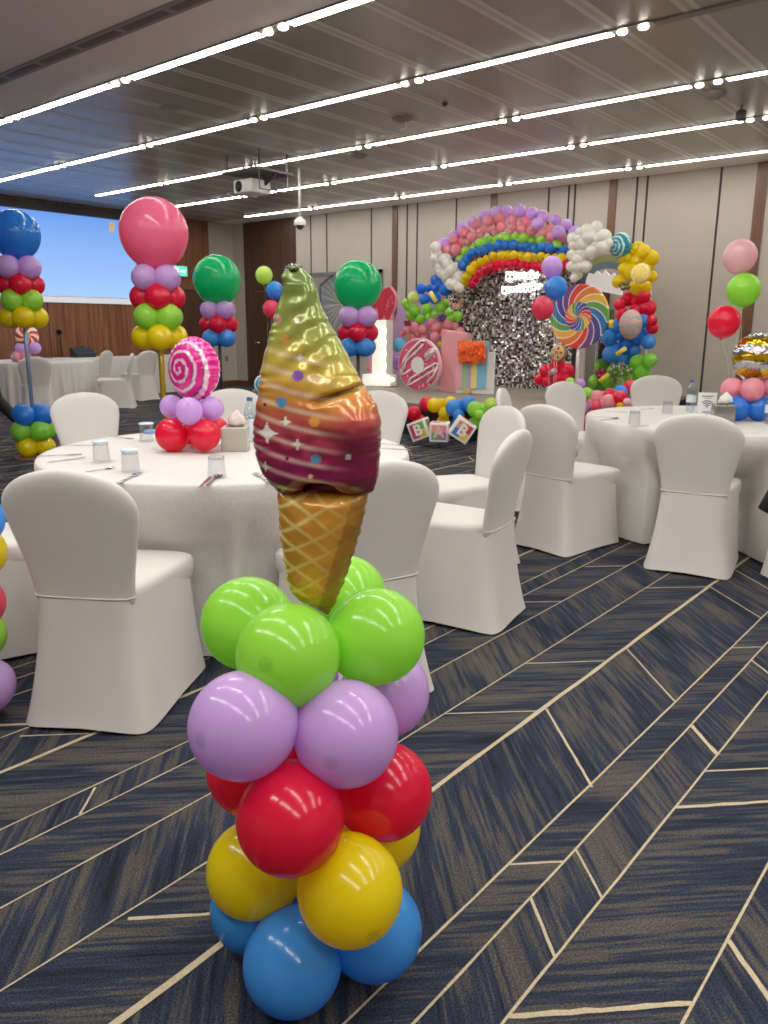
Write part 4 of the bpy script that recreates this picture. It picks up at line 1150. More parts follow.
for ci, (lb, pts, Yc) in enumerate((('cloud of white balloons at the left foot of the rainbow arch',
    [(435.5,247,5.5),(436.5,254,6),(437,262,6.5),(445,260,7),(447.5,264,6),(446.5,275,6.3),(455,268,5.6),(457.5,277,6),(451,284,5.8),(459,288,5),(440,268,6.5),(434.5,258,4.6),(455,284,5.5),(451,270,6),(442,273,5.6)], 10.85),
  ('larger cloud of white balloons at the right end of the rainbow arch',
    [(596.5,227,6.2),(587,230.5,6.8),(580,232,5),(604,236.5,7.2),(598,240,7.5),(573,238.5,6.2),(589,237,7.5),(573.8,246,5.6),(582.5,244.5,7.5),(603,247.5,7.3),(592,252.5,7.2),(572,255,5.6),(582.5,254,7.4),(577.8,260,6),(585.5,266.5,6.2),(571.5,266.5,5.6),(577,274.5,5.8),(595,246,6),(607.5,243,5.4),(580,239,6),(578,267,5.5),(574.5,278,4.4)], 10.75))):
    c = onstage(pts[0][0], Yc); t = thing('balloon_cloud', lb, 'balloon cloud', c)
    for px, py, r in pts: pb(t, px, py, r, 'white', Yc-random.uniform(0,.12))
# ---- shimmer wall
YW = 11.25
xa, xb = W(444, 350, Y=YW).x, W(574, 350, Y=YW).x; z1 = 2.62
sw = thing('shimmer_wall', 'sequin shimmer wall with painted-in reflections under the rainbow arch', 'shimmer wall', ((xa+xb)/2, YW, SZ))
b = MB(); b.box((0,.03,(z1-SZ)/2), (xb-xa, .04, z1-SZ)); obj('back_panel', b, mat('panel_black', (30,28,30), .6), sw)
b = MB(); cols = []; stp = .032; w2 = (xb-xa)/2
nx = int((xb-xa)/stp); nz_ = int((z1-SZ)/stp)
pal = [(250,250,250),(250,250,250),(206,206,206),(178,172,170),(120,116,116),(104,98,98),(60,56,58),(34,32,34),(240,240,240),(206,176,182),(150,124,126),(226,222,206)]  # mirror glints and dark reflections painted in as random sequin colours
for j in range(nz_):
    for i in range(nx):
        cx, cz = -w2+(i+.5)*stp, (j+.5)*stp
        tx, tz = random.gauss(0,.34), random.gauss(0,.40)
        h = stp*.47; u = Vector((math.cos(tx), math.sin(tx), 0))*h; v_ = Vector((0, math.sin(tz), math.cos(tz)))*h
        cc = Vector((cx, -.015, cz)); b.quad(cc-u-v_, cc+u-v_, cc+u+v_, cc-u+v_)
        cols += [lin(random.choice(pal))]*4
b.col = cols; o = obj('sequin_panel', b, vcol('sequins', .22, .55, .7), sw)
# neon script on the shimmer wall: two flowing illegible lines
nm = mat('neon_white', (255,255,250), .4, emit=2.4)
neon = thing('neon_sign', 'white glowing neon script in two lines on the shimmer wall', 'neon sign', (W(520, 282, Y=YW-.06).x, YW-.06, W(520, 282, Y=YW-.06).z))
def script(x0, x1, ya, yb, amp, nl, seed):
    rnd = random.Random(seed); pts = []; N_ = nl*18
    for k in range(N_+1):
        s = k/N_; a = s*nl*2*PI
        px = x0+(x1-x0)*s+3.0*math.sin(a); py = ya+(yb-ya)*s-amp*(1+.3*math.sin(s*9+seed))*math.cos(a)
        pts.append(W(px, py, Y=YW-.06)-neon.location)
    return pts
for a in ((506,538,276.5,274.5,3.2,8,1), (502,540,290.5,286.5,3.0,9,2)):
    b = MB(); b.tube(script(*a), .010, 6); obj('script_line', b, nm, neon)

# ---- purple arched panel and its balloon garland
YP = 11.44
cx = W(434, 340, Y=YP).x; rr = cx-W(394.5, 340, Y=YP).x; ztop = W(428, 284, Y=YP).z
t = thing('arch_panel', 'pale purple arched backdrop panel behind the left balloon garland', 'arch panel', (cx, YP, SZ))
q = [(cx-rr, SZ), (cx+rr, SZ)]+[(cx+rr*math.cos(a), ztop-rr+rr*math.sin(a)) for a in np.linspace(0, PI, 40)]
board('panel', q, YP, .05, mat('panel_purple', (186,150,190), .55), t, world=True)
g = thing('balloon_garland', 'balloon garland of blue, green and pink balloons on the purple arch, with candy foils', 'balloon garland', onstage(430, 10.95))
s_ = 80/768
for cname, lst in dict(blue2=[(300,230,50),(440,150,55),(375,225,36),(435,225,38),(520,240,56),(330,330,52),(430,320,56),(480,190,40)],
        green=[(235,435,56),(350,425,55),(480,405,58),(200,490,50),(290,520,48),(420,470,35),(370,500,36),(565,455,38),(650,490,48),(590,510,40),(545,360,36),(150,365,42),(165,400,36)],
        paleyellow=[(225,310,56)],
        pink=[(155,630,35),(120,660,30),(230,600,52),(315,620,46),(265,655,42),(390,590,40),(455,600,60),(555,570,52),(620,590,42),(430,690,50),(330,690,50),(670,645,50),(405,545,40),(230,700,45),(530,660,50),(600,680,40)],
        yellow=[(195,690,34),(480,760,28)], purple=[(60,900,50),(70,960,45)]).items():
    for x, y, r in lst: pb(g, 390+x*s_, 265+y*s_, r*s_, cname, 10.95+random.uniform(-.1,.1))
for (x, y, r, mn, cc) in ((485,510,18,'candy_plum',(84,56,104)), (165,555,17,'candy_maroon',(150,40,70))):
    for dx, dy in ((-18,-8),(16,-16),(-6,16),(24,14),(2,-2)):
        Pp = W(390+(x+dx)*s_, 265+(y+dy)*s_, Y=10.72); b = MB(); b.ball((0,0,0), r*s_*13/F, n=14); obj('candy_ball', b, mat(mn, cc, .15, .5), g, Pp-Vector(g.location))
Pp = W(390+635*s_, 265+350*s_, Y=10.8); b = MB(); b.ball((0,0,0), 72*s_*12.6/F, n=28, m=18); ob = obj('confetti_balloon', b, glass('clear_balloon', (236,222,222), .05), g, Pp-Vector(g.location), label='clear balloon filled with confetti')
b = MB()
for k in range(70):
    d_ = Vector((random.gauss(0,1), random.gauss(0,1), random.gauss(-.3,1))).normalized()*72*s_*12.6/F*.95; b.box(d_, (.03,.03,.004), M=Euler((random.random()*3,random.random()*3,0)).to_matrix())
obj('confetti', b, mat('confetti_gold', (222,190,150), .3, .4), ob)
Pp = W(390+415*s_, 265+310*s_, Y=10.72); b = MB(); b.tube([(-.06,0,.08), (.06,0,-.07)], .035, 10); obj('candy_stick', b, mat('stick_lemon', (226,226,90), .4), g, Pp-Vector(g.location))
foil_round('swirl_balloon', g, W(398.5, 344.5, Y=10.6), (0.5,-1,.1), 7.6*12.4/F, 4*12.4/F, pinwheel_fn(((40,130,200),(120,206,236)), 16, (20,70,130), 2.2), PRINT, 30, 90, label='blue pinwheel candy balloon')
for x, y in ((374,372),(371,368),(372,377)): pb(g, x, y, 4.2, 'pink', 10.7)

# ---- light-up number one
YN = 10.02
t = thing('marquee_number', 'white light-up marquee numeral 1 with bulbs on the stage', 'marquee number', onstage(384, YN))
q = [(368.5,384.8),(396.5,385.8),(396.5,374.5),(392.8,374),(392.8,320),(381,320.5),(377.5,324),(374.5,328),(375,333),(378.6,331.5),(378.2,373.6),(368.6,373.6)]
board('numeral', q, YN, .16, mat('marquee_side', (226,226,216), .4), t, .0)
board('face', [(px+.4*(1 if px < 385 else -1), py) for px, py in q], YN, .006, mat('marquee_face', (255,252,240), .5, emit=.22), t, .158)
for px, py in ((384.3,331),(384.2,342),(384.1,354),(384,365.5),(383.8,376.5),(374.5,379),(392.6,379.6)):
    Pp = W(px, py, Y=YN-.18)-Vector(t.location); b = MB(); b.ball((0,0,0), .032, n=12); obj('bulb', b, mat('marquee_bulb', (255,244,214), .4, emit=4), t, Pp)
# ---- red dripping popsicle cut-out behind it
YK = 10.5
t = thing('popsicle_cutout', 'red popsicle cut-out with pink drips and a bite, behind the numeral 1', 'cut-out decoration', onstage(385, YK))
board('body', [(370,320),(369.5,296),(374,291),(379,293),(384,291),(387,288.5),(392,286.2),(396,291.5),(398.4,297),(396.8,307),(394,314),(392.4,384),(371,384)], YK, .05, mat('cut_pink', (236,150,170), .5), t)
board('red_glaze', [(371,316),(370,297),(374,292),(379,294),(384,292),(387,289.2),(391.8,287.2),(395.4,292),(397.6,297),(396,307),(393.4,314),(391.6,320),(388,319.5),(386.8,313),(384.5,318.5),(381.5,320),(380.5,311),(378,306),(376,314),(373,318)], YK, .02, mat('cut_red', (190,36,56), .35), t, .051)
b = MB()
for px, py, r in ((389,301,.03),(391.5,297,.025),(388,305,.03),(393,303,.025),(386.5,309,.02)):
    Pp = W(px, py, Y=YK-.075)-Vector(t.location); b.lathe([(r,0),(r*.7,-.006),(1e-4,-.008)][::-1], 10, Pp, M=Matrix.Rotation(PI/2,3,'X').inverted()@Matrix.Identity(3) if False else RXZ)
obj('sparkle_dots', b, mat('cut_rose', (240,170,180), .5), t)
# ---- giant donut
YD = 9.62
cD = W(420.6, 364.8, Y=YD); RD = 26.2*depth(cD)/F
t = thing('donut_cutout', 'large pink donut cut-out with white icing lines standing on the stage edge', 'cut-out decoration', (cD.x, YD, cD.z-RD))
def disc(name, R, y0_, th, m, parent, ctr=(0,0), r0=0, n=72, wob=0):
    b = MB()
    f = lambda a: R*(1+wob*math.sin(7*a))
    if r0: R_ = [[Vector((ctr[0]+q_*math.cos(a), yy, ctr[1]+q_*math.sin(a))) for a in np.linspace(0, 2*PI, n+1)[:-1]] for q_, yy in ((r0,y0_),(r0,y0_-th),(R,y0_-th),(R,y0_),(r0,y0_))]; b.loft(R_, smooth=False)
    else: b.prism([(ctr[0]+f(a)*math.cos(a), ctr[1]+f(a)*math.sin(a)) for a in np.linspace(0, 2*PI, n+1)[:-1]], -y0_, -y0_+th, M=RXZ)
    orient(b); return obj(name, b, m, parent)
disc('board', RD, 0, .05, mat('cut_palepink', (240,206,212), .5), t, (0,RD))
disc('icing', RD*.935, -.05, .02, mat('icing_pink', (214,84,116), .35, noise=(9,.12)), t, (0,RD))
disc('hole', RD*.30, -.07, .012, mat('cut_cream', (236,232,226), .5), t, (0,RD))
Z_ = lambda x, y: W(370+x*.1171, 280+y*.1171, Y=YD-.08)-Vector(t.location)
for zz in ([(270,800),(310,690),(450,560),(462,520),(430,520),(340,610),(285,690),(262,770),(268,808),(300,800),(350,760)],
           [(470,660),(540,600),(552,588),(520,590),(470,640)], [(325,885),(345,840),(560,710),(580,715),(560,760),(350,890),(322,890)], [(480,880),(540,820),(575,740)],[(480,690),(545,620),(550,595)]):
    b = MB(); b.tube([Z_(*p) for p in zz], .016, 6); obj('icing_line', b, mat('icing_white', (250,240,240), .4), t)
b = MB(); rnd = random.Random(3)
for k in range(70):
    a, r = rnd.uniform(0, 6.28), RD*rnd.uniform(.36,.9); b.box((r*math.cos(a), -.075, RD+r*math.sin(a)), (.035,.012,.012), rnd.randint(0,3), M=Matrix.Rotation(rnd.uniform(0,3.14),3,'Y'))
obj('sprinkles', b, [mat('sp_white', (250,240,236), .4), mat('sp_orange', (240,150,70), .4), mat('sp_violet', (150,70,130), .4), mat('sp_red', (190,30,60), .4)], t)
# ---- pink slab letter
YI = 9.75
t = thing('pink_letter_board', 'tall plain pink slab letter between the donut and the orange-topped popsicle', 'cut-out decoration', onstage(450, YI))
board('slab', [(440.6,393),(457.2,393),(463.2,333.5),(441.8,330.2)], YI, .22, mat('slab_pink', (238,160,164), .55), t, -.22)
# ---- popsicle with orange fringe and paper stripes
YE = 9.72
t = thing('popsicle_board', 'popsicle board with orange fringe top, pastel paper stripes and wooden stick', 'cut-out decoration', onstage(475, YE))
board('back_board', [(457,393.5),(494,394.2),(495.6,352),(488,351.5),(489.5,341),(461,341),(458,360)], YE, .03, mat('board_white', (234,230,222), .55), t)
for nm_, x0, x1, cc in (('pink',457.5,464,(240,170,186)),('green',464,468.6,(150,206,140)),('purple',468.6,473.2,(190,160,206)),('yellow',473.2,478.6,(244,226,120))):
    board('paper_stripe', [(x0-.5,388.2),(x1-.5,388.4),(x1+.4,358),(x0+.4,358)], YE, .02, mat('paper_'+nm_, cc, .8, noise=(40,.1), bump=.4), t, .031)
board('paper_stripe', [(478.2,388.5),(487,388.5),(490.4,341.2),(485,341.2),(484.5,356),(479,361)], YE, .02, mat('paper_skyblue', (126,194,222), .8), t, .031)
b = MB(); rnd = random.Random(5)
for k in range(420):
    px, py = rnd.uniform(460.5, 485), rnd.uniform(341.5, 358.5)
    Pp = W(px, py, Y=YE-.07-rnd.uniform(0,.05))-Vector(t.location); h_ = rnd.uniform(.05,.1); w_ = .016
    M = Euler((rnd.uniform(-.6,.1), rnd.uniform(-.4,.4), rnd.uniform(-.8,.8))).to_matrix()
    b.add([Pp+M@Vector((-w_,0,0)), Pp+M@Vector((w_,0,0)), Pp+M@Vector((w_,-.01,-h_)), Pp+M@Vector((-w_,-.01,-h_))], [(0,1,2,3)])
obj('fringe', b, mat('fringe_orange', (248,96,26), .7), t)
board('fringe_backing', [(460.4,341),(485,341.2),(484.4,357),(478,361),(470,360),(460,358)], YE, .03, MATS['fringe_orange'], t, .031)
q = xz([(466.2,388),(473,388.2),(472.6,392.5),(471,395),(468.2,395),(466.4,392.5)], YE)
board('stick', [(466.2,388),(473,388.2),(472.6,392.3),(471,394.2),(468.2,394.2),(466.4,392.3)], YE, .02, mat('stick_tan', (222,182,132), .6), t, .055)

# ---- rainbow pinwheel lollipop
YL = 9.9
cL = W(579.3, 316.5, Y=YL); RL = 31.2*depth(cL)/F
t = thing('giant_lollipop', 'giant flat rainbow pinwheel lollipop on a white stick', 'lollipop', (cL.x, YL, 0))
b = MB(); cols = []; rings = []
rb = [(222,60,40),(232,120,44),(238,180,60),(90,160,70),(40,110,180),(70,60,140),(110,60,130)]
_f1 = pinwheel_fn(rb, 14, (250,244,238), -.75, -1, .11); _f2 = pinwheel_fn(rb[3:]+rb[:3], 14, (250,244,238), -1.1, -1, .11)
fnp = lambda x, y: _f1(x, y) if x*x+y*y > .2 else _f2(x, y)
for r, y in [(x, -.03) for x in np.linspace(.004, .985, 70)]+[(1,-.02),(1,.02),(.98,.03)]:
    ring = []
    for k in range(220):
        a = 2*PI*k/220; ring.append(Vector((RL*r*math.cos(a), y, RL*r*math.sin(a))))
        cols.append(lin(fnp(min(r,.99)*math.cos(a), min(r,.99)*math.sin(a))))
    rings.append(ring)
b.loft(rings, cap=True); b.col = cols; orient(b)
obj('pinwheel', b, PRINT, t, (0,0,cL.z))
b = MB(); b.tube([(-.0,.03,.0), (-.0,.03,cL.z-RL*.6)], .022, 8); obj('stick', b, WHITE, t)
b = MB(); b.lathe([(.2,0),(.2,.02),(1e-4,.03)], 24, (0,.03,0)); obj('base_plate', b, WHITE, t)
# sits on the stage
for ch in t.children: ch.location.z -= SZ
t.location.z = SZ
for ch in t.children:
    if ch.name.startswith(('stick','base_plate')): ch.location.z = 0
for ch in t.children:
    if ch.name.startswith('stick'): ch.scale.z = (cL.z-RL*.6-SZ)/(cL.z-RL*.6)

# ---- nested rainbow arch board
YR = 11.4
cR = W(607, 296, Y=YR); k_ = depth(cR)/F
t = thing('rainbow_arch_board', 'muted rainbow arch board with olive, blue and cream bands behind the lollipop', 'arch panel', (cR.x, YR, SZ))
def band(name, r1, r0, m):
    A = np.linspace(PI, 0, 40)
    q = [(cR.x-r1, SZ)]+[(cR.x+r1*math.cos(a), cR.z+r1*math.sin(a)) for a in A]+[(cR.x+r1, SZ), (cR.x+r0, SZ)]+[(cR.x+r0*math.cos(a), cR.z+r0*math.sin(a)) for a in A[::-1]]+[(cR.x-r0, SZ)]
    board(name, q, YR, .05, m, t, world=True)
for nm_, r1, r0, cc in (('cream',45.5,39.5,(222,206,190)),('olive',39.5,33,(158,160,92)),('slate',33,26,(112,134,146)),('blush',26,19,(206,190,188))):
    band('arch_band', r1*k_, r0*k_, mat('band_'+nm_, cc, .6))
t2 = thing('cloud_cutout', 'bright white cloud cut-out inside the top of the muted rainbow arch', 'cut-out decoration', (cR.x, YR-.2, SZ))
board('cloud', [(588,291),(587,281),(590,273),(595,275),(598,271),(603,275),(606,270.5),(611,276),(615,273),(619,281),(623,290),(623,295.5),(605,292)], YR-.2, .04, mat('cloud_white_glow', (252,252,250), .5, emit=.12), t2)  # unlit board; faint glow added to brighten its white
b = MB(); zz = W(605, 290, Y=YR-.2).z-SZ
b.tube([(0,-.02,0), (0,-.02,zz)], .02, 8); obj('post', b, WHITE, t2)
t3 = thing('acrylic_pillar', 'clear acrylic tube display pillar left of the balloon tower', 'display pillar', (W(604, 350, Y=10.95).x, 10.95, SZ))
zt_ = W(607, 310, Y=10.95).z-SZ
b = MB(); b.lathe([(.11,0),(.11,zt_),(.10,zt_+.015),(1e-4,zt_+.015)], 28); obj('tube', b, glass('acrylic', (206,204,200), .06), t3)
b = MB(); b.lathe([(.13,0),(.13,.05),(1e-4,.05)], 28); obj('foot', b, WHITE, t3)

# ---- balloon tower on the right of the stage
YT = 10.9
tw = thing('balloon_tower', 'tall balloon tower of yellow, red, blue and green balloons right of the lollipop', 'balloon column', onstage(628, YT))
s_ = 90/542
for cname, lst in dict(yellow=[(350,115,46),(275,165,46),(425,170,50),(350,190,52),(265,235,38),(310,255,52),(430,280,36),(230,310,40),(345,340,50),(395,345,38),(385,130,42),(400,220,46),(320,220,46)],
        red=[(290,415,44),(385,400,40),(350,430,42),(240,450,36),(410,470,50),(330,485,36),(260,515,42),(430,545,36),(435,590,38),(380,480,44)],
        blue=[(380,550,42),(220,585,44),(175,650,50),(285,680,50),(215,710,32),(375,640,46),(350,660,38),(412,675,44),(185,750,52),(255,775,52),(330,730,36),(300,640,40)],
        blue2=[(240,640,24),(270,720,30)],
        leaf=[(130,820,46),(350,800,52),(420,785,44),(375,865,50),(100,915,50),(170,910,62),(300,865,46),(260,930,48),(330,900,50),(200,850,40)]).items():
    for x, y, r in lst: pb(tw, 580+x*s_, 230+y*s_, r*s_, cname, YT+random.uniform(-.10,.10))
def lemon_fn(x, y):
    r = math.hypot(x, y); a = math.atan2(y, x)
    if r > .9: return (250,200,60)
    if r > .8: return (250,240,200)
    return (250,236,190) if abs(((a/(PI/4)) % 1)-.5) > .42 else (244,212,84)
foil_round('lemon_slice_balloon', tw, W(641, 273.5, Y=YT-.35), (0,-1,.1), 8.2*12.7/F, 4*12.7/F, lemon_fn, PRINT, 30, 80, label='lemon slice foil balloon')
def egg_fn(x, y):
    q = math.sin(y*11+.8*math.sin(x*9)); return (214,150,150) if q > .35 else ((150,170,160) if q < -.35 else (196,176,168))
o = foil_round('egg_balloon', tw, W(630.7, 324.5, Y=YT-.3), (.1,-1,.05), 9.6*12.6/F, 8*12.6/F, egg_fn, PRINT, 36, 80, crimp=0, label='pastel wavy-striped egg-shaped balloon'); o.scale = (1,1.28,1)
foil_round('teal_swirl_balloon', tw, W(620.3, 245.5, Y=YT-.05), (-.35,-1,-.1), 10.4*12.9/F, 8*12.9/F, spiral_fn((24,130,150), (190,232,232), 3.6, .62, 1), PRINT, 40, 110, label='teal and white spiral candy balloon')
for (x, y, r, mn, cc) in ((125,865,16,'candy_maroon',None), (265,335,14,'candy_moss',(120,124,60))):
    for dx, dy in ((-18,-6),(14,-14),(-6,14),(22,10)):
        Pp = W(580+(x+dx)*s_, 230+(y+dy)*s_, Y=YT-.3); b = MB(); b.ball((0,0,0), r*s_*12.6/F, n=12); obj('candy_ball', b, MATS.get(mn) or mat(mn, cc, .15, .5), tw, Pp-Vector(tw.location))
for (x, y, dx, dy) in ((145,890,26,-20), (248,730,26,-18), (187,565,2,-24)):
    p0, p1 = W(580+(x-dx)*s_, 230+(y-dy)*s_, Y=YT-.36), W(580+(x+dx)*s_, 230+(y+dy)*s_, Y=YT-.36); b = MB(); b.tube([p0-Vector(tw.location), p1-Vector(tw.location)], .03, 8); obj('candy_stick', b, mat('stick_yellow', (250,220,60), .4), tw)
Pp = W(620.5, 373.5, Y=YT-.25); b = MB(); b.ball((0,0,0), 10*12.5/F, n=28, m=18); ob = obj('confetti_balloon', b, glass('clear_balloon_green', (206,226,190), .05), tw, Pp-Vector(tw.location), label='clear balloon with confetti among the green ones')
b = MB()
for k in range(60):
    d_ = Vector((random.gauss(0,1), random.gauss(0,1), random.gauss(0,1))).normalized()*9.4*12.5/F; b.box(d_, (.03,.03,.004), k % 3, M=Euler((random.random()*3,random.random()*3,0)).to_matrix())
obj('confetti', b, [mat('cf_gold', (214,190,120), .4, .2), mat('cf_pink', (230,150,150), .4), mat('cf_white', (236,236,226), .4)], ob)
# ---- red balloon bunch with a cookie balloon, on the stage
g = thing('balloon_bunch', 'bunch of red balloons topped by a cookie balloon at the foot of the shimmer wall', 'balloon bunch', onstage(555, 9.75))
s_ = 110/768
for x, y, r in ((190,40,55),(250,80,60),(110,75,46),(170,85,52),(70,135,42),(200,130,50),(120,150,36),(150,120,45),(240,130,45)): pb(g, 530+x*s_, 360+y*s_, r*s_, 'red', 9.7+random.uniform(-.08,.08))
def cookie_fn(x, y):
    for a in range(5):
        if math.hypot(x-.5*math.cos(a*1.26), y-.5*math.sin(a*1.26)) < .17: return (120,60,50)
    if math.hypot(x, y) < .16: return (150,70,60)
    return (226,176,110) if math.hypot(x, y) < .86 else (150,100,60)
foil_round('cookie_balloon', g, W(559, 353, Y=9.6), (-.1,-1,.1), 7.6*12/F, 4*12/F, cookie_fn, PRINT, 24, 72, label='brown cookie balloon with dark spots')
p0, p1 = W(530+135*s_, 360+96*s_, Y=9.45), W(530+180*s_, 360+68*s_, Y=9.45); b = MB(); b.tube([p0-g.location, p1-g.location], .03, 8); obj('candy_stick', b, mat('stick_lilac', (190,170,190), .3, .3), g)

# ---- garland on the floor in front of the stage, left, with letter blocks
def floor_garland(label, lst, Yc, x0, y0, s, base_px):
    base_ = Vector((W(base_px, 420, Y=Yc).x, Yc, 0)); g = thing('balloon_garland', label, 'balloon garland', base_)
    for cname, x, y, r, dy in lst:
        px, py, rp = x0+x*s, y0+y*s, r*s; pb(g, px, py, rp, cname, Yc+dy)
    return g
s_ = 100/768
YG = 7.8
floor_garland('low garland of red, yellow, blue and green balloons behind the letter blocks', [('red',205,260,56,0),('red',105,330,56,-.05),('yellow',265,270,58,-.02),('yellow',385,250,50,.05),('yellow',340,330,46,-.05),('yellow',310,265,50,.05),
    ('blue',415,290,66,-.06),('blue',530,260,60,0),('blue',450,345,46,-.08),('blue',490,270,52,.04),('green',575,300,62,-.05),('green',640,300,50,0),('lime',700,260,50,.03),('green',610,345,42,-.1),
    ('red',150,390,50,.1),('yellow',330,400,50,.12),('blue',440,410,50,.12),('green',570,410,50,.12)], YG, 400, 370, s_, 445)
def ltr_block(letter, px, py, size, rz, ry, cols4, lcol, label, Y):
    c = W(px, py, Y=Y)
    t = thing('letter_block', label, 'letter block', c, rz); t.rotation_euler = (0, ry, rz)
    h = size/2
    b = MB(); b.box((0,0,0), (size,size,size), bevel=size*.05); obj('block', b, mat('block_white', (240,238,234), .45), t)
    k = size*.39; q = [(-k,-k,0,0),(0,-k,k,0),(-k,0,0,k),(0,0,k,k)]
    for face, R_ in (('front', Matrix.Identity(3)), ('side', Matrix.Rotation(PI/2, 3, 'Z')), ('top', Matrix.Rotation(-PI/2, 3, 'X'))):
        b = MB()
        for i, (x0_, z0_, x1_, z1_) in enumerate(q):
            b.add([R_@Vector((x0_,-h-.002,z0_)), R_@Vector((x1_,-h-.002,z0_)), R_@Vector((x1_,-h-.002,z1_)), R_@Vector((x0_,-h-.002,z1_))], [(0,1,2,3)], (i+(1 if face != 'front' else 0)) % 4)
        obj('picture_panel', b, [mat('patch_%d_%d_%d' % cc, cc, .5, noise=(25,.12)) for cc in cols4], t)
    fc = bpy.data.curves.new('letter', 'FONT'); fc.body = letter; fc.size = size*.80; fc.align_x = 'CENTER'; fc.align_y = 'CENTER'; fc.extrude = .003; fc.offset = .005
    fc.materials.append(mat('letter_'+lcol, (244,240,240) if lcol == 'white' else (240,190,200), .5))
    tmp = bpy.data.objects.new('letter_curve', fc); me = bpy.data.meshes.new_from_object(tmp); bpy.data.objects.remove(tmp)
    o = bpy.data.objects.new('letter', me); COL.objects.link(o); o.parent = t; o.location = (0,-h-.006,0); o.rotation_euler = (PI/2,0,0)
    return t
YB_ = 7.38
bs = 19.5*depth(W(440,430,Y=YB_))/F*.98
ltr_block('B', 420.5, 429.3, bs, .38, math.radians(-22), [(196,50,80),(230,190,60),(190,40,70),(110,170,90)], 'white', 'white toy block with letter B tilted left, leftmost of the three', YB_)
ltr_block('A', 439.8, 431.5, bs*.98, .52, 0, [(110,170,90),(170,110,160),(236,150,120),(240,130,150)], 'pink', 'white toy block with letter A standing upright between two tilted blocks', YB_-.02)
ltr_block('B', 462.2, 429.5, bs*1.04, .62, math.radians(33), [(60,120,190),(244,200,60),(226,150,130),(206,50,60)], 'white', 'white toy block with letter B tilted right, beside the chair backs', YB_-.06)
# ---- garland on the floor in front of the stage, right
s_ = 110/768
YG2 = 7.75
floor_garland('low garland of pink, red and purple balloons behind the right table', [('red',560,250,52,0),('red',630,265,52,-.05),('pink',470,270,60,0),('pink',545,300,62,-.08),('pink',435,305,52,-.02),('rose',475,325,46,-.12),('blue',630,225,52,.1),('palepink',680,295,30,-.1),
    ('yellow',630,322,28,-.1),('purple',375,330,42,-.1),('red',345,340,46,.0),('red',362,425,42,-.05),('red',372,480,36,-.05),('rose',400,400,50,.08),('red',700,190,50,.3),('pink',520,360,60,.05),('rose',450,390,60,.0),('red',350,530,36,0),('red',420,560,50,.02),('pink',500,540,56,.02),('rose',600,520,56,.02),('red',560,430,56,.05),('pink',640,400,56,.05),('red',480,640,46,.02),('pink',560,640,50,.02)], YG2, 530, 360, s_, 592)
g = thing('balloon_weight', 'small cluster of green balloons with one purple, anchoring the balloon trio', 'balloon bunch', Vector((W(575,420,Y=7.95).x, 8.0-.22, 0)))
for cname, x, y, r in (('green',280,155,32),('purple',350,165,35),('green',340,235,46),('green',395,235,44),('green',310,250,36),('green',350,300,46),('purple',330,350,44)): pb(g, 530+x*s_, 360+y*s_, r*s_, cname, 7.7)
# ================================================================== PEOPLE AT THE EDGES
def skin_mesh(name, verts, edges, radii, m, parent, loc=(0,0,0), root=0, sub=2, label=None):
    me = bpy.data.meshes.new(name); me.from_pydata([tuple(v) for v in verts], edges, [])
    o = link(name, me, parent, loc)
    sk = o.modifiers.new('skin', 'SKIN'); sk.use_smooth_shade = True
    for i, r in enumerate(radii):
        rr = r if isinstance(r, tuple) else (r, r)
        me.skin_vertices[0].data[i].radius = rr; me.skin_vertices[0].data[i].use_root = (i == root)
    sb = o.modifiers.new('sub', 'SUBSURF'); sb.levels = sub; sb.render_levels = sub
    me.materials.append(m)
    if label: o['label'] = label
    return o
ft = W(-3, 441, Z=0)
pe = thing('person', 'person in black clothes walking out at left edge, trailing leg and shoe showing', 'person', ft)
rh = Vector((_rt.x, _rt.y, 0)).normalized(); wd = -rh; sd = Vector((-wd.y, wd.x, 0))     # walking direction, and the person's left
def pp(f, s, z): return wd*f+sd*s+Vector((0,0,z))
SKIN = mat('skin', (176,128,102), .5); DARKC = mat('black_cloth', (16,16,19), .8); SHOE = mat('black_shoe', (12,12,13), .4)
hip = .06
V_ = [pp(hip,0,.93), pp(hip+.02,0,1.12), pp(hip+.04,0,1.32), pp(hip+.05,0,1.44), pp(hip+.07,0,1.52), pp(hip+.09,0,1.60), pp(hip+.10,0,1.70),
      pp(hip+.04,.18,1.40), pp(hip+.02,.24,1.15), pp(hip+.14,.25,.93), pp(hip+.17,.25,.85),
      pp(hip+.04,-.18,1.40), pp(hip+.0,-.24,1.15), pp(hip-.03,-.25,.92), pp(hip-.02,-.25,.84),
      pp(hip,.09,.88), pp(hip+.03,.10,.50), pp(-.03,.10,.09), pp(.10,.10,.04),
      pp(hip,-.09,.88), pp(hip-.05,-.10,.50), pp(-.24,-.10,.20), pp(-.28,-.10,.10)]
E_ = [(0,1),(1,2),(2,3),(3,4),(4,5),(5,6),(3,7),(7,8),(8,9),(9,10),(3,11),(11,12),(12,13),(13,14),(0,15),(15,16),(16,17),(17,18),(0,19),(19,20),(20,21),(21,22)]
R_ = [(.13,.10),(.12,.09),(.14,.10),(.07,.07),(.05,.05),(.085,.075),(.07,.065),.055,.042,.030,.028,.055,.042,.030,.028,.085,.055,.04,.035,.085,.055,.04,.035]
body = skin_mesh('body', V_, E_, R_, SKIN, pe)
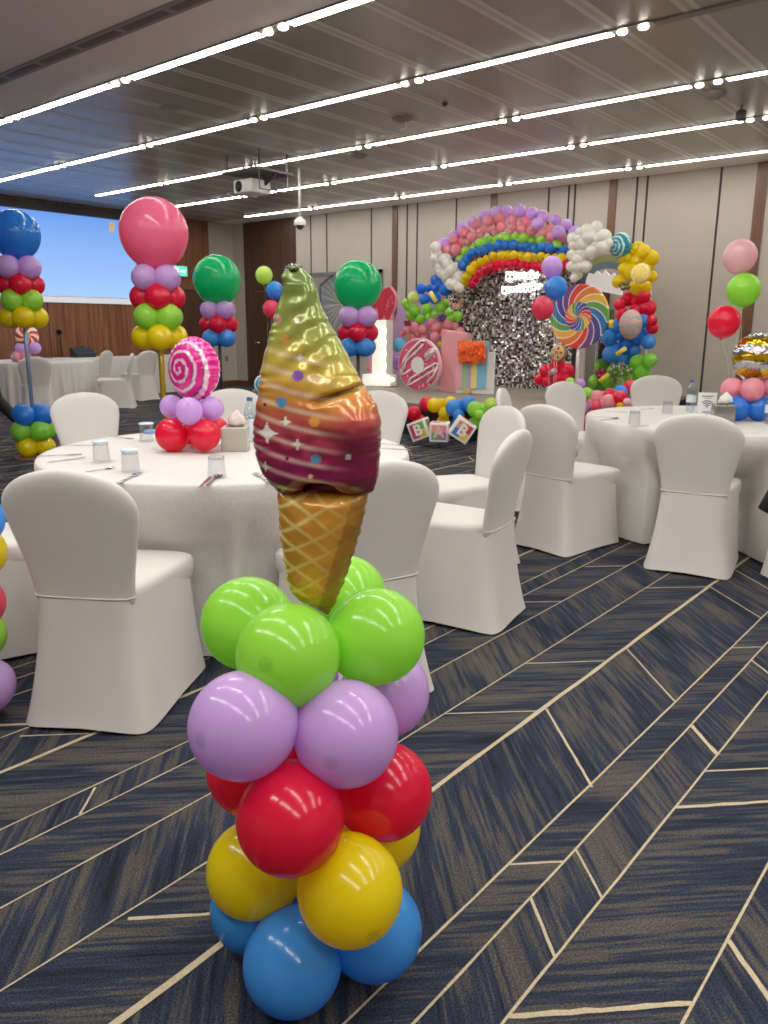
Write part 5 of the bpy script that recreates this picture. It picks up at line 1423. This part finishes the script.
for s in (1, -1):
    w0 = V_[10 if s > 0 else 14]
    for k, (L0, off) in enumerate(((.075,-.025),(.085,-.008),(.08,.008),(.065,.024))):
        skin_mesh('finger', [w0+wd*off, w0+wd*(off*1.2)+Vector((0,0,-.06)), w0+wd*(off*1.2+.008)+Vector((0,0,-.06-L0*.5)), w0+wd*(off*1.2+.02)+Vector((0,0,-.06-L0))], [(0,1),(1,2),(2,3)], [.012,.010,.009,.008], SKIN, body, sub=1)
    skin_mesh('thumb', [w0+wd*.01, w0+wd*.04+Vector((0,0,-.035)), w0+wd*.05+Vector((0,0,-.07))], [(0,1),(1,2)], [.012,.011,.009], SKIN, body, sub=1)
skin_mesh('trousers', [V_[0]+Vector((0,0,.06)), V_[0], V_[15], V_[16], V_[17]+Vector((0,0,.02)), V_[19], V_[20], V_[21]+Vector((0,0,.02))], [(0,1),(1,2),(2,3),(3,4),(1,5),(5,6),(6,7)], [(.145,.115),(.145,.12),.10,.075,.065,.10,.075,.065], DARKC, pe)
skin_mesh('jacket', [V_[0]+Vector((0,0,-.12)), V_[1], V_[2], V_[3], V_[7], V_[8], V_[9], V_[11], V_[12], V_[13]], [(0,1),(1,2),(2,3),(3,4),(4,5),(5,6),(3,7),(7,8),(8,9)], [(.19,.17),(.165,.14),(.165,.13),(.085,.085),.07,.055,.045,.07,.055,.045], DARKC, pe)
skin_mesh('shoe', [pp(-.06,.10,.045), pp(.05,.10,.04), pp(.16,.10,.035)], [(0,1),(1,2)], [.045,.045,.035], SHOE, pe)
skin_mesh('shoe', [V_[21]+Vector((0,0,-.03))-wd*.02, V_[22]+Vector((0,0,.0)), V_[22]+wd*.05+Vector((0,0,-.045))], [(0,1),(1,2)], [.045,.045,.035], SHOE, pe)
b = MB(); b.ball((0,0,0), .112, n=20, m=14); hr = obj('hair', b, mat('dark_hair', (24,20,18), .6), pe, V_[6]-wd*.03+Vector((0,0,.0))); hr.scale = (.9,.9,1.0)
for s in (1, -1):
    b = MB(); b.ball((0,0,0), .013, n=10); obj('eye', b, WHITE, body, V_[5]+wd*.085+sd*.03*s+Vector((0,0,.03)))
    b = MB(); b.ball((0,0,0), .02, n=10); e_ = obj('ear', b, SKIN, body, V_[5]+sd*.085*s+Vector((0,0,.02)))
b = MB(); b.ball((0,0,0), .018, n=10); obj('nose', b, SKIN, body, V_[5]+wd*.105)
b = MB(); b.ball((0,0,0), .016, n=10); mo = obj('mouth', b, mat('lips', (150,90,84), .5), body, V_[5]+wd*.085+Vector((0,0,-.035))); mo.scale = (1,1.4,.5)
# a chair just outside the right edge with a black jacket hung over its back
cc = W(828, 590, Z=0); f = to((cc.x, cc.y), T2)
chair((cc.x, cc.y), (f.x, f.y), 'white covered chair outside the right edge with a black jacket on it', G2)
def cl(x, y, z):   # chair space to room
    a = math.atan2(-f.x, f.y); return Vector((cc.x+x*math.cos(a)-y*math.sin(a), cc.y+x*math.sin(a)+y*math.cos(a), z))
tj = thing('jacket', 'black jacket sleeve poking in at right edge, hung over a chair', 'jacket', cl(0,-.3,.0))
J = Vector(tj.location)
b = MB(); R = []
for k in range(13):
    s = k/12; a = PI*s
    y_, z_ = (-.30-.055*math.cos(a), .93) if False else (0, 0)
prof = [(-.375,.42),(-.372,.55),(-.37,.70),(-.365,.84),(-.345,.92),(-.30,.945),(-.255,.92),(-.235,.84),(-.225,.72)]
for y_, z_ in prof:
    w_ = .235 if z_ < .86 else .20
    R.append([cl(x, y_, z_-.02*abs(x)/.235)-J for x in np.linspace(-w_, w_, 14)])
b.loft(R, closed=False); obj('jacket_body', b, DARKC, tj)
w0 = W(796, 468, d=depth(cl(-.2,-.34,.7))-.02)-J; w2_ = W(765, 511, d=depth(cl(-.2,-.34,.5))-.05)-J
b = MB(); b.tube([cl(-.2,-.33,.88)-J, w0, (w0+w2_)/2+Vector((0,0,.01)), w2_], [.05,.052,.045,.036], 12); obj('sleeve', b, DARKC, tj)

# ================================================================== LIGHT
w = bpy.data.worlds.new('room_air'); SC.world = w; w.use_nodes = True
w.node_tree.nodes['Background'].inputs[0].default_value = (.9,.95,1,1); w.node_tree.nodes['Background'].inputs[1].default_value = .3
# added fill strips, unseen above and behind the camera, brighten the near area
for i, (y, e) in enumerate(((2.75, 72), (1.0, 50), (-.7, 62))):
    for x in (-4.4, -2.2, 0.0, 2.2):
        ld = bpy.data.lights.new('added_fill_strip', 'AREA'); ld.shape = 'RECTANGLE'; ld.size = 1.8; ld.size_y = .09; ld.energy = e/4; ld.color = (1,.97,.92)
        lo = bpy.data.objects.new('added_fill_strip', ld); COL.objects.link(lo); lo.location = (x, y, HC-.05)
SC.view_settings.view_transform = 'Standard'; SC.view_settings.look = 'None'; SC.view_settings.exposure = .86; SC.view_settings.gamma = 1.12
cy = SC.cycles
cy.max_bounces = 8; cy.diffuse_bounces = 4; cy.glossy_bounces = 4; cy.transmission_bounces = 8; cy.transparent_max_bounces = 12
cy.sample_clamp_indirect = 6; cy.caustics_reflective = False; cy.caustics_refractive = False; cy.blur_glossy = .5
cy.use_denoising = True; cy.filter_width = 1.7
